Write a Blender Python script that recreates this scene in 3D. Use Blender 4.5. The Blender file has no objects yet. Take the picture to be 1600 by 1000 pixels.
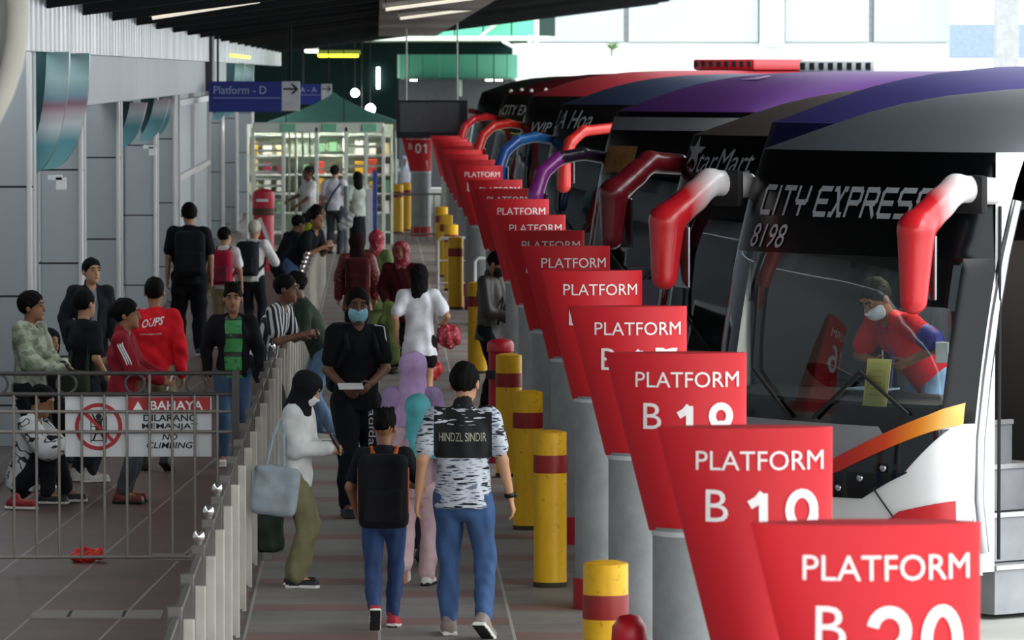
import bpy, bmesh, math, random
import numpy as np
from mathutils import Vector, Matrix, Euler
from mathutils.geometry import delaunay_2d_cdt

SC = bpy.context.scene
COL = SC.collection
R = math.radians

# ------------------------------------------------------------------ camera
FPX = 8600.0            # focal length in pixels of the 1600 px wide frame
HCAM = 3.6
cd = bpy.data.cameras.new('camera')
cd.sensor_width = 36.0
cd.lens = FPX / 1600.0 * 36.0
cd.clip_start = 0.5
cd.clip_end = 900
cd.dof.use_dof = True
cd.dof.focus_distance = 38.0
cd.dof.aperture_fstop = 10.0
cam = bpy.data.objects.new('camera', cd)
COL.objects.link(cam)
cam.location = (0, 0, HCAM)
cam.rotation_euler = (R(90) - math.atan(388 / FPX), 0, -math.atan(210 / FPX))
SC.camera = cam

# ------------------------------------------------------------------ world, sun, exposure
world = bpy.data.worlds.new('world')
SC.world = world
world.use_nodes = True
wn = world.node_tree.nodes
wn['Background'].inputs[0].default_value = (0.90, 0.96, 1.0, 1)
wn['Background'].inputs[1].default_value = 1.25
sd = bpy.data.lights.new('sun', 'SUN')
sd.energy = 0.5
sd.angle = R(40)
sd.color = (1.0, 0.97, 0.92)
sun = bpy.data.objects.new('sun', sd)
COL.objects.link(sun)
sun.rotation_euler = (R(38), R(34), 0)      # high, from behind the camera's right

SC.view_settings.view_transform = 'Standard'
SC.view_settings.look = 'None'
SC.view_settings.gamma = 1.0
SC.view_settings.exposure = 1.45
SC.cycles.use_denoising = True
SC.cycles.max_bounces = 8
SC.cycles.transparent_max_bounces = 12

random.seed(7)
rng = np.random.default_rng(7)

def YP(ppm):
    return FPX / ppm

def at(px, py, ppm):
    """a place in the world from a sight line and its scale (pixels per metre)"""
    return Vector(((px - 590) / ppm, FPX / ppm, HCAM - (py - 112) / ppm))

# ------------------------------------------------------------------ materials
def lin(c):
    if isinstance(c, str):
        c = c.lstrip('#')
        c = [int(c[i:i + 2], 16) / 255 for i in (0, 2, 4)]
    return tuple((v / 12.92 if v <= 0.04045 else ((v + 0.055) / 1.055) ** 2.4) for v in c) + (1.0,)

_M = {}

class NT:
    def __init__(s, m):
        s.t = m.node_tree; s.n = s.t.nodes; s.l = s.t.links
        s.bsdf = s.n['Principled BSDF']
    def node(s, typ, **kw):
        n = s.n.new(typ)
        for k, v in kw.items():
            setattr(n, k, v)
        return n
    def link(s, a, b):
        s.l.new(a, b)
    def math(s, op, a, b=None):
        n = s.n.new('ShaderNodeMath'); n.operation = op
        for i, v in enumerate((a, b)):
            if v is None: continue
            if isinstance(v, (int, float)): n.inputs[i].default_value = v
            else: s.l.new(v, n.inputs[i])
        return n.outputs[0]
    def mix(s, f, a, b):
        n = s.n.new('ShaderNodeMix'); n.data_type = 'RGBA'
        for sock, v in ((n.inputs[0], f), (n.inputs[6], a), (n.inputs[7], b)):
            if isinstance(v, (int, float)): sock.default_value = v
            elif isinstance(v, tuple): sock.default_value = v
            else: s.l.new(v, sock)
        return n.outputs[2]
    def coord(s, kind='Object', scale=(1, 1, 1), rot=(0, 0, 0)):
        c = s.n.new('ShaderNodeTexCoord'); m = s.n.new('ShaderNodeMapping')
        m.inputs['Scale'].default_value = scale; m.inputs['Rotation'].default_value = rot
        s.l.new(c.outputs[kind], m.inputs['Vector'])
        return m.outputs[0]
    def noise(s, vec, scale=5, detail=3, rough=0.5):
        n = s.n.new('ShaderNodeTexNoise')
        n.inputs['Scale'].default_value = scale; n.inputs['Detail'].default_value = detail
        n.inputs['Roughness'].default_value = rough
        s.l.new(vec, n.inputs['Vector'])
        return n.outputs[0]
    def ramp(s, fac, stops, const=False):
        n = s.n.new('ShaderNodeValToRGB')
        if const: n.color_ramp.interpolation = 'CONSTANT'
        e = n.color_ramp.elements
        while len(e) < len(stops): e.new(0.5)
        for el, (p, c) in zip(e, stops):
            el.position = p; el.color = c
        s.l.new(fac, n.inputs[0])
        return n.outputs[0]
    def xyz(s, vec):
        n = s.n.new('ShaderNodeSeparateXYZ'); s.l.new(vec, n.inputs[0]); return n.outputs
    def color(s, sock):
        s.l.new(sock, s.bsdf.inputs['Base Color'])
    def bump(s, h, strength=0.3, dist=0.01):
        b = s.n.new('ShaderNodeBump')
        b.inputs['Strength'].default_value = strength; b.inputs['Distance'].default_value = dist
        s.l.new(h, b.inputs['Height']); s.l.new(b.outputs[0], s.bsdf.inputs['Normal'])

def newmat(name):
    m = bpy.data.materials.new(name); m.use_nodes = True
    return m, NT(m)

def mat(name, col, rough=0.6, metal=0.0, var=0.10, scale=6.0, bump=0.0, coat=0.0, emit=None, spec=None):
    """surface of one colour with a soft procedural unevenness"""
    if name in _M: return _M[name]
    m, t = newmat(name)
    c = lin(col)
    t.bsdf.inputs['Roughness'].default_value = rough
    t.bsdf.inputs['Metallic'].default_value = metal
    if coat: t.bsdf.inputs['Coat Weight'].default_value = coat; t.bsdf.inputs['Coat Roughness'].default_value = 0.08
    if spec is not None: t.bsdf.inputs['Specular IOR Level'].default_value = spec
    v = t.coord('Object')
    nz = t.noise(v, scale, 4)
    lo = tuple(max(0, x * (1 - var)) for x in c[:3]) + (1,)
    hi = tuple(min(1, x * (1 + var)) for x in c[:3]) + (1,)
    t.color(t.ramp(nz, [(0.3, lo), (0.7, hi)]))
    if bump: t.bump(t.noise(v, scale * 8, 3), bump, 0.01)
    if emit:
        t.bsdf.inputs['Emission Color'].default_value = c
        t.bsdf.inputs['Emission Strength'].default_value = emit
    _M[name] = m
    return m

def cloth(col, rough=0.9):
    return mat('cloth_' + col.strip('#'), col, rough, 0, 0.16, 9.0, 0.25, spec=0.2)

def skin(col):
    return mat('skin_' + col.strip('#'), col, 0.55, 0, 0.06, 12.0)

# ------------------------------------------------------------------ objects
def tag(o, label=None, cat=None, group=None, kind=None):
    if label: o['label'] = label
    if cat: o['category'] = cat
    if group: o['group'] = group
    if kind: o['kind'] = kind
    return o

def empty(name, loc, rz=0, label=None, cat=None, group=None, kind=None):
    o = bpy.data.objects.new(name, None); COL.objects.link(o)
    o.empty_display_size = 0.1
    o.location = loc; o.rotation_euler = (0, 0, rz)
    return tag(o, label, cat, group, kind)

def link_mesh(name, me, parent=None):
    o = bpy.data.objects.new(name, me); COL.objects.link(o)
    if parent is not None: o.parent = parent
    return o

def copy_tree(o, parent=None):
    c = o.copy(); COL.objects.link(c)
    if parent is not None: c.parent = parent
    for ch in [x for x in o.children]:
        copy_tree(ch, c)
    return c

class MB:
    """collects boxes, tubes, lathes and sheets; build() links them as one mesh"""
    def __init__(s):
        s.v = []; s.f = []; s.mi = []; s.mats = []; s.cur = 0
    def use(s, m):
        if m not in s.mats: s.mats.append(m)
        s.cur = s.mats.index(m); return s
    def add(s, vs, fs):
        b = len(s.v); s.v += [tuple(p) for p in vs]
        for f in fs:
            s.f.append(tuple(i + b for i in f)); s.mi.append(s.cur)
        return s
    def box(s, c, d, bev=0.0, rot=None):
        x, y, z = d[0] / 2, d[1] / 2, d[2] / 2
        bm = bmesh.new(); bmesh.ops.create_cube(bm, size=1.0)
        for v in bm.verts: v.co = Vector((v.co.x * d[0], v.co.y * d[1], v.co.z * d[2]))
        if bev > 0:
            bmesh.ops.bevel(bm, geom=list(bm.edges), offset=min(bev, min(d) * 0.45), segments=2, affect='EDGES', profile=0.6)
        bm.verts.index_update()
        M = Matrix.Translation(Vector(c)) @ (rot.to_4x4() if rot is not None else Matrix())
        s.add([M @ v.co for v in bm.verts], [[v.index for v in f.verts] for f in bm.faces])
        bm.free(); return s
    def ring(s, rows, closed=True, caps=True):
        n = len(rows[0]); vs = [p for r in rows for p in r]; fs = []
        for i in range(len(rows) - 1):
            for j in range(n if closed else n - 1):
                k = (j + 1) % n
                fs.append((i * n + j, i * n + k, (i + 1) * n + k, (i + 1) * n + j))
        if caps and closed:
            fs.append(tuple(range(n - 1, -1, -1))); fs.append(tuple((len(rows) - 1) * n + j for j in range(n)))
        return s.add(vs, fs)
    def lathe(s, prof, c=(0, 0, 0), n=24, ax=(0, 0, 1)):
        q = Vector((0, 0, 1)).rotation_difference(Vector(ax)); c = Vector(c)
        rows = [[c + q @ Vector((r * math.cos(2 * math.pi * j / n), r * math.sin(2 * math.pi * j / n), z)) for j in range(n)] for r, z in prof]
        return s.ring(rows)
    def tube(s, pts, r, n=10, r2=None, flat=None):
        pts = [Vector(p) for p in pts]; rows = []
        up = None
        for i, p in enumerate(pts):
            d = (pts[min(i + 1, len(pts) - 1)] - pts[max(i - 1, 0)]).normalized()
            if up is None:
                up = Vector((0, 0, 1)) if abs(d.z) < 0.9 else Vector((0, 1, 0))
            a = d.cross(up).normalized(); b = a.cross(d).normalized(); up = b
            rr = r if r2 is None else r + (r2 - r) * i / max(1, len(pts) - 1)
            fb = 1.0 if flat is None else flat
            rows.append([p + a * rr * math.cos(2 * math.pi * j / n) + b * rr * fb * math.sin(2 * math.pi * j / n) for j in range(n)])
        return s.ring(rows)
    def sheet(s, pts, flip=False):
        """grid of points rows x cols"""
        n = len(pts[0]); vs = [p for r in pts for p in r]; fs = []
        for i in range(len(pts) - 1):
            for j in range(n - 1):
                q = (i * n + j, i * n + j + 1, (i + 1) * n + j + 1, (i + 1) * n + j)
                fs.append(q[::-1] if flip else q)
        return s.add(vs, fs)
    def sphere(s, c, r, n=12, sc=(1, 1, 1)):
        prof = [(max(1e-4, r * math.sin(math.pi * i / n)), -r * math.cos(math.pi * i / n)) for i in range(n + 1)]
        rows = [[Vector(c) + Vector((a * math.cos(2 * math.pi * j / (2 * n)) * sc[0], a * math.sin(2 * math.pi * j / (2 * n)) * sc[1], z * sc[2])) for j in range(2 * n)] for a, z in prof]
        return s.ring(rows)
    def build(s, name, m=None, parent=None, smooth=None, thick=None):
        me = bpy.data.meshes.new(name)
        me.from_pydata(s.v, [], s.f)
        if s.mats:
            for x in s.mats: me.materials.append(x)
            me.polygons.foreach_set('material_index', s.mi)
        elif m is not None: me.materials.append(m)
        me.update()
        if smooth is not None:
            me.polygons.foreach_set('use_smooth', [True] * len(me.polygons))
            try: me.set_sharp_from_angle(angle=R(smooth))
            except Exception: pass
        o = link_mesh(name, me, parent)
        if thick:
            md = o.modifiers.new('solidify', 'SOLIDIFY'); md.thickness = thick; md.offset = -1
        return o

def text2d(body, size=1.0, width=None, align='CENTER', shear=0.0, spacing=1.0, bold=0.0, xs=1.0):
    """outline of a word as 2-D triangles"""
    c = bpy.data.curves.new('word', 'FONT'); c.body = body; c.size = size; c.shear = shear
    c.space_character = spacing; c.offset = bold; c.resolution_u = 3
    o = bpy.data.objects.new('word', c); COL.objects.link(o)
    bpy.context.view_layer.update()
    dg = bpy.context.evaluated_depsgraph_get()
    me = bpy.data.meshes.new_from_object(o.evaluated_get(dg))
    V = [(v.co.x, v.co.y) for v in me.vertices]; Fc = [tuple(p.vertices) for p in me.polygons]
    bpy.data.objects.remove(o); bpy.data.curves.remove(c); bpy.data.meshes.remove(me)
    if not V: return [], []
    x0 = min(v[0] for v in V); x1 = max(v[0] for v in V); y0 = min(v[1] for v in V); y1 = max(v[1] for v in V)
    k = 1.0 if width is None else width / (x1 - x0)
    cx = (x0 + x1) / 2 if align == 'CENTER' else (x0 if align == 'LEFT' else x1)
    kk = k * xs if width is None else k
    return [((x - cx) * kk, (y - (y0 + y1) / 2) * (k if width is None else k)) for x, y in V], Fc

def word(name, body, fn, m, parent, cap=None, width=None, **kw):
    """letters laid on the surface fn(x, y) -> point; cap is the letter height"""
    V, Fc = text2d(body, 1.0, **kw)
    ys = [v[1] for v in V]; xs = [v[0] for v in V]
    ky = cap / (max(ys) - min(ys)) if cap else None
    kx = width / (max(xs) - min(xs)) if width else None
    ky = ky or kx; kx = kx or ky
    b = MB().add([fn(x * kx, y * ky) for x, y in V], Fc)
    o = b.build(name, m, parent)
    return o

def stroke_word(letters, h=1.0, adv=1.12, w=0.16):
    """squared italic capitals drawn as strokes -> 2-D quads"""
    G = {'C': [[(1, 1), (.12, 1), (0, .88), (0, .12), (.12, 0), (1, 0)]], 'I': [[(.1, 1), (.1, 0)]],
         'T': [[(0, 1), (1, 1)], [(.5, 1), (.5, 0)]], 'Y': [[(0, 1), (0, .55), (.12, .45), (.88, .45), (1, .55)], [(1, 1), (1, .55)], [(.5, .45), (.5, 0)]],
         'E': [[(1, 1), (.12, 1), (0, .88), (0, .12), (.12, 0), (1, 0)], [(0, .5), (.9, .5)]], 'X': [[(0, 1), (.2, 1), (.8, 0), (1, 0)], [(1, 1), (.8, 1), (.2, 0), (0, 0)]],
         'P': [[(0, 0), (0, 1), (.85, 1), (1, .88), (1, .6), (.85, .48), (0, .48)]], 'R': [[(0, 0), (0, 1), (.85, 1), (1, .88), (1, .6), (.85, .48), (0, .48)], [(.55, .48), (1, 0)]],
         'S': [[(1, 1), (.12, 1), (0, .88), (0, .62), (.12, .5), (.88, .5), (1, .38), (1, .12), (.88, 0), (0, 0)]]}
    V = []; Fc = []; x = 0.0
    for ch in letters:
        if ch == ' ': x += .55; continue
        cw = .25 if ch == 'I' else 1.0
        for pl in G[ch]:
            for a, b in zip(pl, pl[1:]):
                a = Vector((x + a[0] * 1.0, a[1])); b = Vector((x + b[0] * 1.0, b[1]))
                d = (b - a).normalized(); n = Vector((-d.y, d.x)) * w / 2; e = d * w * .45
                k = len(V)
                V += [tuple(a - e + n), tuple(a - e - n), tuple(b + e - n), tuple(b + e + n)]
                Fc.append((k, k + 1, k + 2, k + 3))
        x += cw + .42
    x -= .42
    return [((vx - x / 2 + (vy - .5) * .18) * h * adv, (vy - .5) * h) for vx, vy in V], Fc

def arc_pts(cx, cy, rx, ry, a0, a1, n=14):
    return [(cx + rx * math.cos(R(a0 + (a1 - a0) * i / n)), cy + ry * math.sin(R(a0 + (a1 - a0) * i / n))) for i in range(n + 1)]
DIGITS = {'0': [arc_pts(.30, .5, .22, .41, 0, 360, 26)], '1': [[(.10, .72), (.24, .80), (.34, .92)], [(.34, .92), (.34, .0)]],
          '2': [arc_pts(.30, .67, .22, .24, 170, -35, 14) + [(.10, .09)], [(.02, .085), (.58, .085)]],
          '3': [arc_pts(.28, .70, .20, .22, 160, -90, 12), arc_pts(.28, .29, .24, .22, 90, -165, 12)], '4': [[(.42, 0), (.42, .92), (.06, .32)], [(.02, .26), (.60, .26)]],
          '5': [[(.54, .91), (.16, .91), (.12, .50)] + arc_pts(.30, .32, .24, .25, 130, -155, 14)], '6': [arc_pts(.30, .30, .22, .22, 0, 360, 20), arc_pts(.36, .36, .28, .56, 72, 180, 10)],
          '7': [[(.02, .91), (.56, .91), (.40, .60), (.28, .30), (.22, 0)]], '8': [arc_pts(.30, .70, .19, .21, 0, 360, 20), arc_pts(.30, .29, .23, .23, 0, 360, 20)],
          '9': [arc_pts(.30, .62, .22, .29, 0, 360, 20), arc_pts(.24, .56, .28, .48, 0, -75, 10)]}
def digit_word(body, h, adv=.72, w=.155):
    """round figures drawn as strokes -> 2-D faces centred on 0"""
    V = []; Fc = []
    for i, ch in enumerate(body):
        for pl in DIGITS[ch]:
            L = len(V); n = len(pl)
            for j, p in enumerate(pl):
                a = Vector(pl[max(j - 1, 0)]); b = Vector(pl[min(j + 1, n - 1)])
                if j in (0, n - 1) and (Vector(pl[0]) - Vector(pl[-1])).length < 1e-4: a = Vector(pl[-2]); b = Vector(pl[1])
                d = (b - a).normalized(); nn = Vector((-d.y, d.x)) * w / 2
                V += [(p[0] + nn.x + i * adv, p[1] + nn.y), (p[0] - nn.x + i * adv, p[1] - nn.y)]
            for j in range(n - 1): Fc.append((L + 2 * j, L + 2 * j + 1, L + 2 * j + 3, L + 2 * j + 2))
    x = (len(body) - 1) * adv / 2 + .30
    return [((vx - x) * h, (vy - .5) * h) for vx, vy in V], Fc

def poly_patch(poly, fn, step=0.08, flip=False):
    """polygon in a 2-D parameter plane, tessellated and laid on the surface fn"""
    xs = [p[0] for p in poly]; ys = [p[1] for p in poly]
    pts = []; n = len(poly)
    for i in range(n):
        a = Vector(poly[i]); b = Vector(poly[(i + 1) % n]); k = max(1, int((b - a).length / step))
        for j in range(k): pts.append(a.lerp(b, j / k))
    nb = len(pts)
    edges = [(i, (i + 1) % nb) for i in range(nb)]
    x = min(xs) + step / 2
    while x < max(xs):
        y = min(ys) + step / 2
        while y < max(ys):
            pts.append(Vector((x, y))); y += step
        x += step
    vo, eo, fo, *_ = delaunay_2d_cdt(pts, edges, [], 1, 1e-5)
    V = [fn(p.x, p.y) for p in vo]
    F2 = []
    for f in fo:
        a, b, c = (vo[i] for i in f[:3])
        area = (b - a).cross(c - a)
        f = tuple(f)
        if (area < 0) != flip: f = f[::-1]
        F2.append(f)
    return V, F2
# ------------------------------------------------------------------ soft solids: distance fields turned into one skin
def v3(*a): return np.array(a, dtype=np.float64)

def nrm(a):
    return a / (np.linalg.norm(a) + 1e-9)

class Soft:
    def __init__(s, k=0.02): s.p = []; s.k = k
    def cap(s, a, b, ra, rb=None, k=None, flat=None, op='u', m=0):
        rb = ra if rb is None else rb
        s.p.append(('cap', v3(*a), v3(*b), ra, rb, flat, s.k if k is None else k, op, m)); return s
    def ell(s, c, r, rot=None, k=None, op='u', m=0):
        s.p.append(('ell', v3(*c), v3(*r), None, None, rot, s.k if k is None else k, op, m)); return s
    def box(s, c, half, r=0.02, rot=None, k=None, op='u', m=0):
        s.p.append(('box', v3(*c), v3(*half), r, None, rot, s.k if k is None else k, op, m)); return s
    def plane(s, c, n, k=0.0):
        """keeps what lies behind the plane"""
        s.p.append(('pl', v3(*c), nrm(v3(*n)), None, None, None, k, 'i', 0)); return s
    def _bounds(s, q):
        t = q[0]
        if t == 'cap':
            r = max(q[3], q[4]); return np.minimum(q[1], q[2]) - r, np.maximum(q[1], q[2]) + r
        if t == 'ell':
            r = q[2] if q[5] is None else np.full(3, q[2].max()); return q[1] - r, q[1] + r
        r = np.full(3, np.linalg.norm(q[2])) if q[5] is not None else q[2]
        return q[1] - r, q[1] + r
    @staticmethod
    def _dist(q, P):
        t = q[0]
        if t == 'cap':
            _, a, b, ra, rb, flat = q[:6]
            X = P - a
            ba = b - a
            if flat is not None:
                ax, kf = flat
                ax = nrm(np.asarray(ax)); e = (X @ ax)[..., None]
                X = X + e * ax * (kf - 1)
                ba = ba + ax * (ba @ ax) * (kf - 1)
            L = ba @ ba + 1e-12
            h = np.clip((X @ ba) / L, 0, 1)
            return np.linalg.norm(X - h[..., None] * ba, axis=-1) - (ra + h * (rb - ra))
        if t == 'ell':
            X = P - q[1]
            if q[5] is not None: X = X @ q[5]
            k0 = np.linalg.norm(X / q[2], axis=-1); k1 = np.linalg.norm(X / (q[2] ** 2), axis=-1)
            return k0 * (k0 - 1) / (k1 + 1e-9)
        if t == 'box':
            X = P - q[1]
            if q[5] is not None: X = X @ q[5]
            d = np.abs(X) - (q[2] - q[3])
            return np.linalg.norm(np.maximum(d, 0), axis=-1) + np.minimum(d.max(-1), 0) - q[3]
        return (P - q[1]) @ q[2]
    def mesh(s, name, mats, parent, h=0.011, scale=1.0, wrinkle=0.0, wf=28.0, seed=0):
        un = [q for q in s.p if q[7] == 'u']
        lo = np.min([s._bounds(q)[0] for q in un], axis=0) - 3 * h
        hi = np.max([s._bounds(q)[1] for q in un], axis=0) + 3 * h
        n = np.ceil((hi - lo) / h).astype(int) + 1
        F = np.full(n, 9.0, dtype=np.float32); Mi = np.zeros(n, dtype=np.uint8)
        ax = [lo[i] + h * np.arange(n[i]) for i in range(3)]
        for q in s.p:
            if q[0] == 'pl':
                P = (ax[0][:, None, None] - q[1][0]) * q[2][0] + (ax[1][None, :, None] - q[1][1]) * q[2][1] + (ax[2][None, None, :] - q[1][2]) * q[2][2]
                np.maximum(F, P, out=F); continue
            a, b = s._bounds(q); pad = q[6] + 3 * h
            i0 = np.maximum(np.floor((a - pad - lo) / h).astype(int), 0); i1 = np.minimum(np.ceil((b + pad - lo) / h).astype(int) + 1, n)
            if (i1 <= i0).any(): continue
            sl = tuple(slice(i0[i], i1[i]) for i in range(3))
            P = np.stack(np.meshgrid(*[ax[i][sl[i]] for i in range(3)], indexing='ij'), -1)
            d = s._dist(q, P); f = F[sl]
            if q[7] == 'u':
                Mi[sl] = np.where(d < f, q[8], Mi[sl])
                k = q[6]
                if k > 0:
                    t = np.clip(.5 + .5 * (f - d) / k, 0, 1)
                    F[sl] = f * (1 - t) + d * t - k * t * (1 - t)
                else: F[sl] = np.minimum(f, d)
            else:
                F[sl] = np.maximum(f, -d)
        V, Q, fm = surf_net(F, Mi, lo, h)
        if wrinkle and len(V):
            r = np.random.default_rng(seed); d = np.zeros(len(V))
            for _ in range(5):
                w = r.normal(size=3) * wf * np.array([1, 1, .6]); d += np.sin(V @ w + r.uniform(0, 6.28))
            N = vert_normals(V, Q)
            V = V + N * (d * wrinkle / 2.2)[:, None]
        V = V * scale
        me = bpy.data.meshes.new(name)
        me.vertices.add(len(V)); me.vertices.foreach_set('co', V.astype(np.float32).ravel())
        me.loops.add(len(Q) * 4); me.loops.foreach_set('vertex_index', Q.astype(np.int32).ravel())
        me.polygons.add(len(Q)); me.polygons.foreach_set('loop_start', np.arange(0, len(Q) * 4, 4, dtype=np.int32))
        try: me.polygons.foreach_set('loop_total', np.full(len(Q), 4, dtype=np.int32))
        except Exception: pass
        mats = mats if isinstance(mats, (list, tuple)) else [mats]
        for m in mats: me.materials.append(m)
        me.polygons.foreach_set('material_index', np.minimum(fm, len(mats) - 1).astype(np.int32))
        me.polygons.foreach_set('use_smooth', np.ones(len(Q), dtype=bool))
        me.update(calc_edges=True); me.validate()
        return link_mesh(name, me, parent)

def vert_normals(V, Q):
    fn = np.cross(V[Q[:, 2]] - V[Q[:, 0]], V[Q[:, 3]] - V[Q[:, 1]])
    N = np.zeros_like(V)
    for i in range(4): np.add.at(N, Q[:, i], fn)
    return N / (np.linalg.norm(N, axis=1, keepdims=True) + 1e-12)

def surf_net(F, Mi, lo, h):
    ins = F < 0
    c = lambda o: tuple(slice(o[i], F.shape[i] - 1 + o[i]) for i in range(3))
    offs = [(i, j, k) for i in (0, 1) for j in (0, 1) for k in (0, 1)]
    cnt = sum(ins[c(o)].astype(np.uint8) for o in offs)
    act = (cnt > 0) & (cnt < 8)
    I = np.argwhere(act)
    if not len(I): return np.zeros((0, 3)), np.zeros((0, 4), int), np.zeros(0, int)
    val = {o: F[I[:, 0] + o[0], I[:, 1] + o[1], I[:, 2] + o[2]] for o in offs}
    acc = np.zeros((len(I), 3)); w = np.zeros(len(I))
    for a in offs:
        for d in range(3):
            if a[d]: continue
            b = list(a); b[d] = 1; b = tuple(b)
            f0, f1 = val[a], val[b]; cr = (f0 < 0) != (f1 < 0)
            t = np.where(cr, f0 / np.where(np.abs(f0 - f1) < 1e-9, 1, f0 - f1), 0)
            p = np.tile(np.array(a, float), (len(I), 1)); p[:, d] += t
            acc += p * cr[:, None]; w += cr
    V = lo + h * (I + acc / w[:, None])
    vid = np.full(act.shape, -1, np.int64); vid[act] = np.arange(len(I))
    quads = []; fm = []
    for d in range(3):
        e, g = (d + 1) % 3, (d + 2) % 3
        s0 = [slice(None)] * 3; s1 = [slice(None)] * 3
        s0[d] = slice(0, -1); s1[d] = slice(1, None)
        cr = ins[tuple(s0)] != ins[tuple(s1)]
        J = np.argwhere(cr)
        ok = (J[:, e] > 0) & (J[:, g] > 0) & (J[:, e] < act.shape[e]) & (J[:, g] < act.shape[g])
        J = J[ok]
        if not len(J): continue
        def vv(de, dg):
            K = J.copy(); K[:, e] += de; K[:, g] += dg
            return vid[K[:, 0], K[:, 1], K[:, 2]]
        q = np.stack([vv(-1, -1), vv(0, -1), vv(0, 0), vv(-1, 0)], 1)
        up = ins[J[:, 0], J[:, 1], J[:, 2]]
        q[~up] = q[~up][:, ::-1]
        quads.append(q); fm.append(Mi[J[:, 0], J[:, 1], J[:, 2]])
    Q = np.concatenate(quads); fm = np.concatenate(fm)
    good = (Q >= 0).all(1)
    return V, Q[good], fm[good]

# ------------------------------------------------------------------ people
def bone2(a, t, l1, l2, pole):
    d = t - a; L = np.linalg.norm(d); u = d / (L + 1e-9)
    L = min(L, (l1 + l2) * .995); t = a + u * L
    x = (l1 * l1 - l2 * l2 + L * L) / (2 * L); y = math.sqrt(max(l1 * l1 - x * x, 0))
    p = pole - u * (pole @ u); p = nrm(p)
    return a + u * x + p * y, t

def rotx(a): c, s = math.cos(a), math.sin(a); return np.array([[1, 0, 0], [0, c, -s], [0, s, c]])
def roty(a): c, s = math.cos(a), math.sin(a); return np.array([[c, 0, s], [0, 1, 0], [-s, 0, c]])
def rotz(a): c, s = math.cos(a), math.sin(a); return np.array([[c, -s, 0], [s, c, 0], [0, 0, 1]])

HAIRC = '#0d0b0a'
HS = 1.13
def hs(*r): return tuple(q * HS for q in r)

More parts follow.
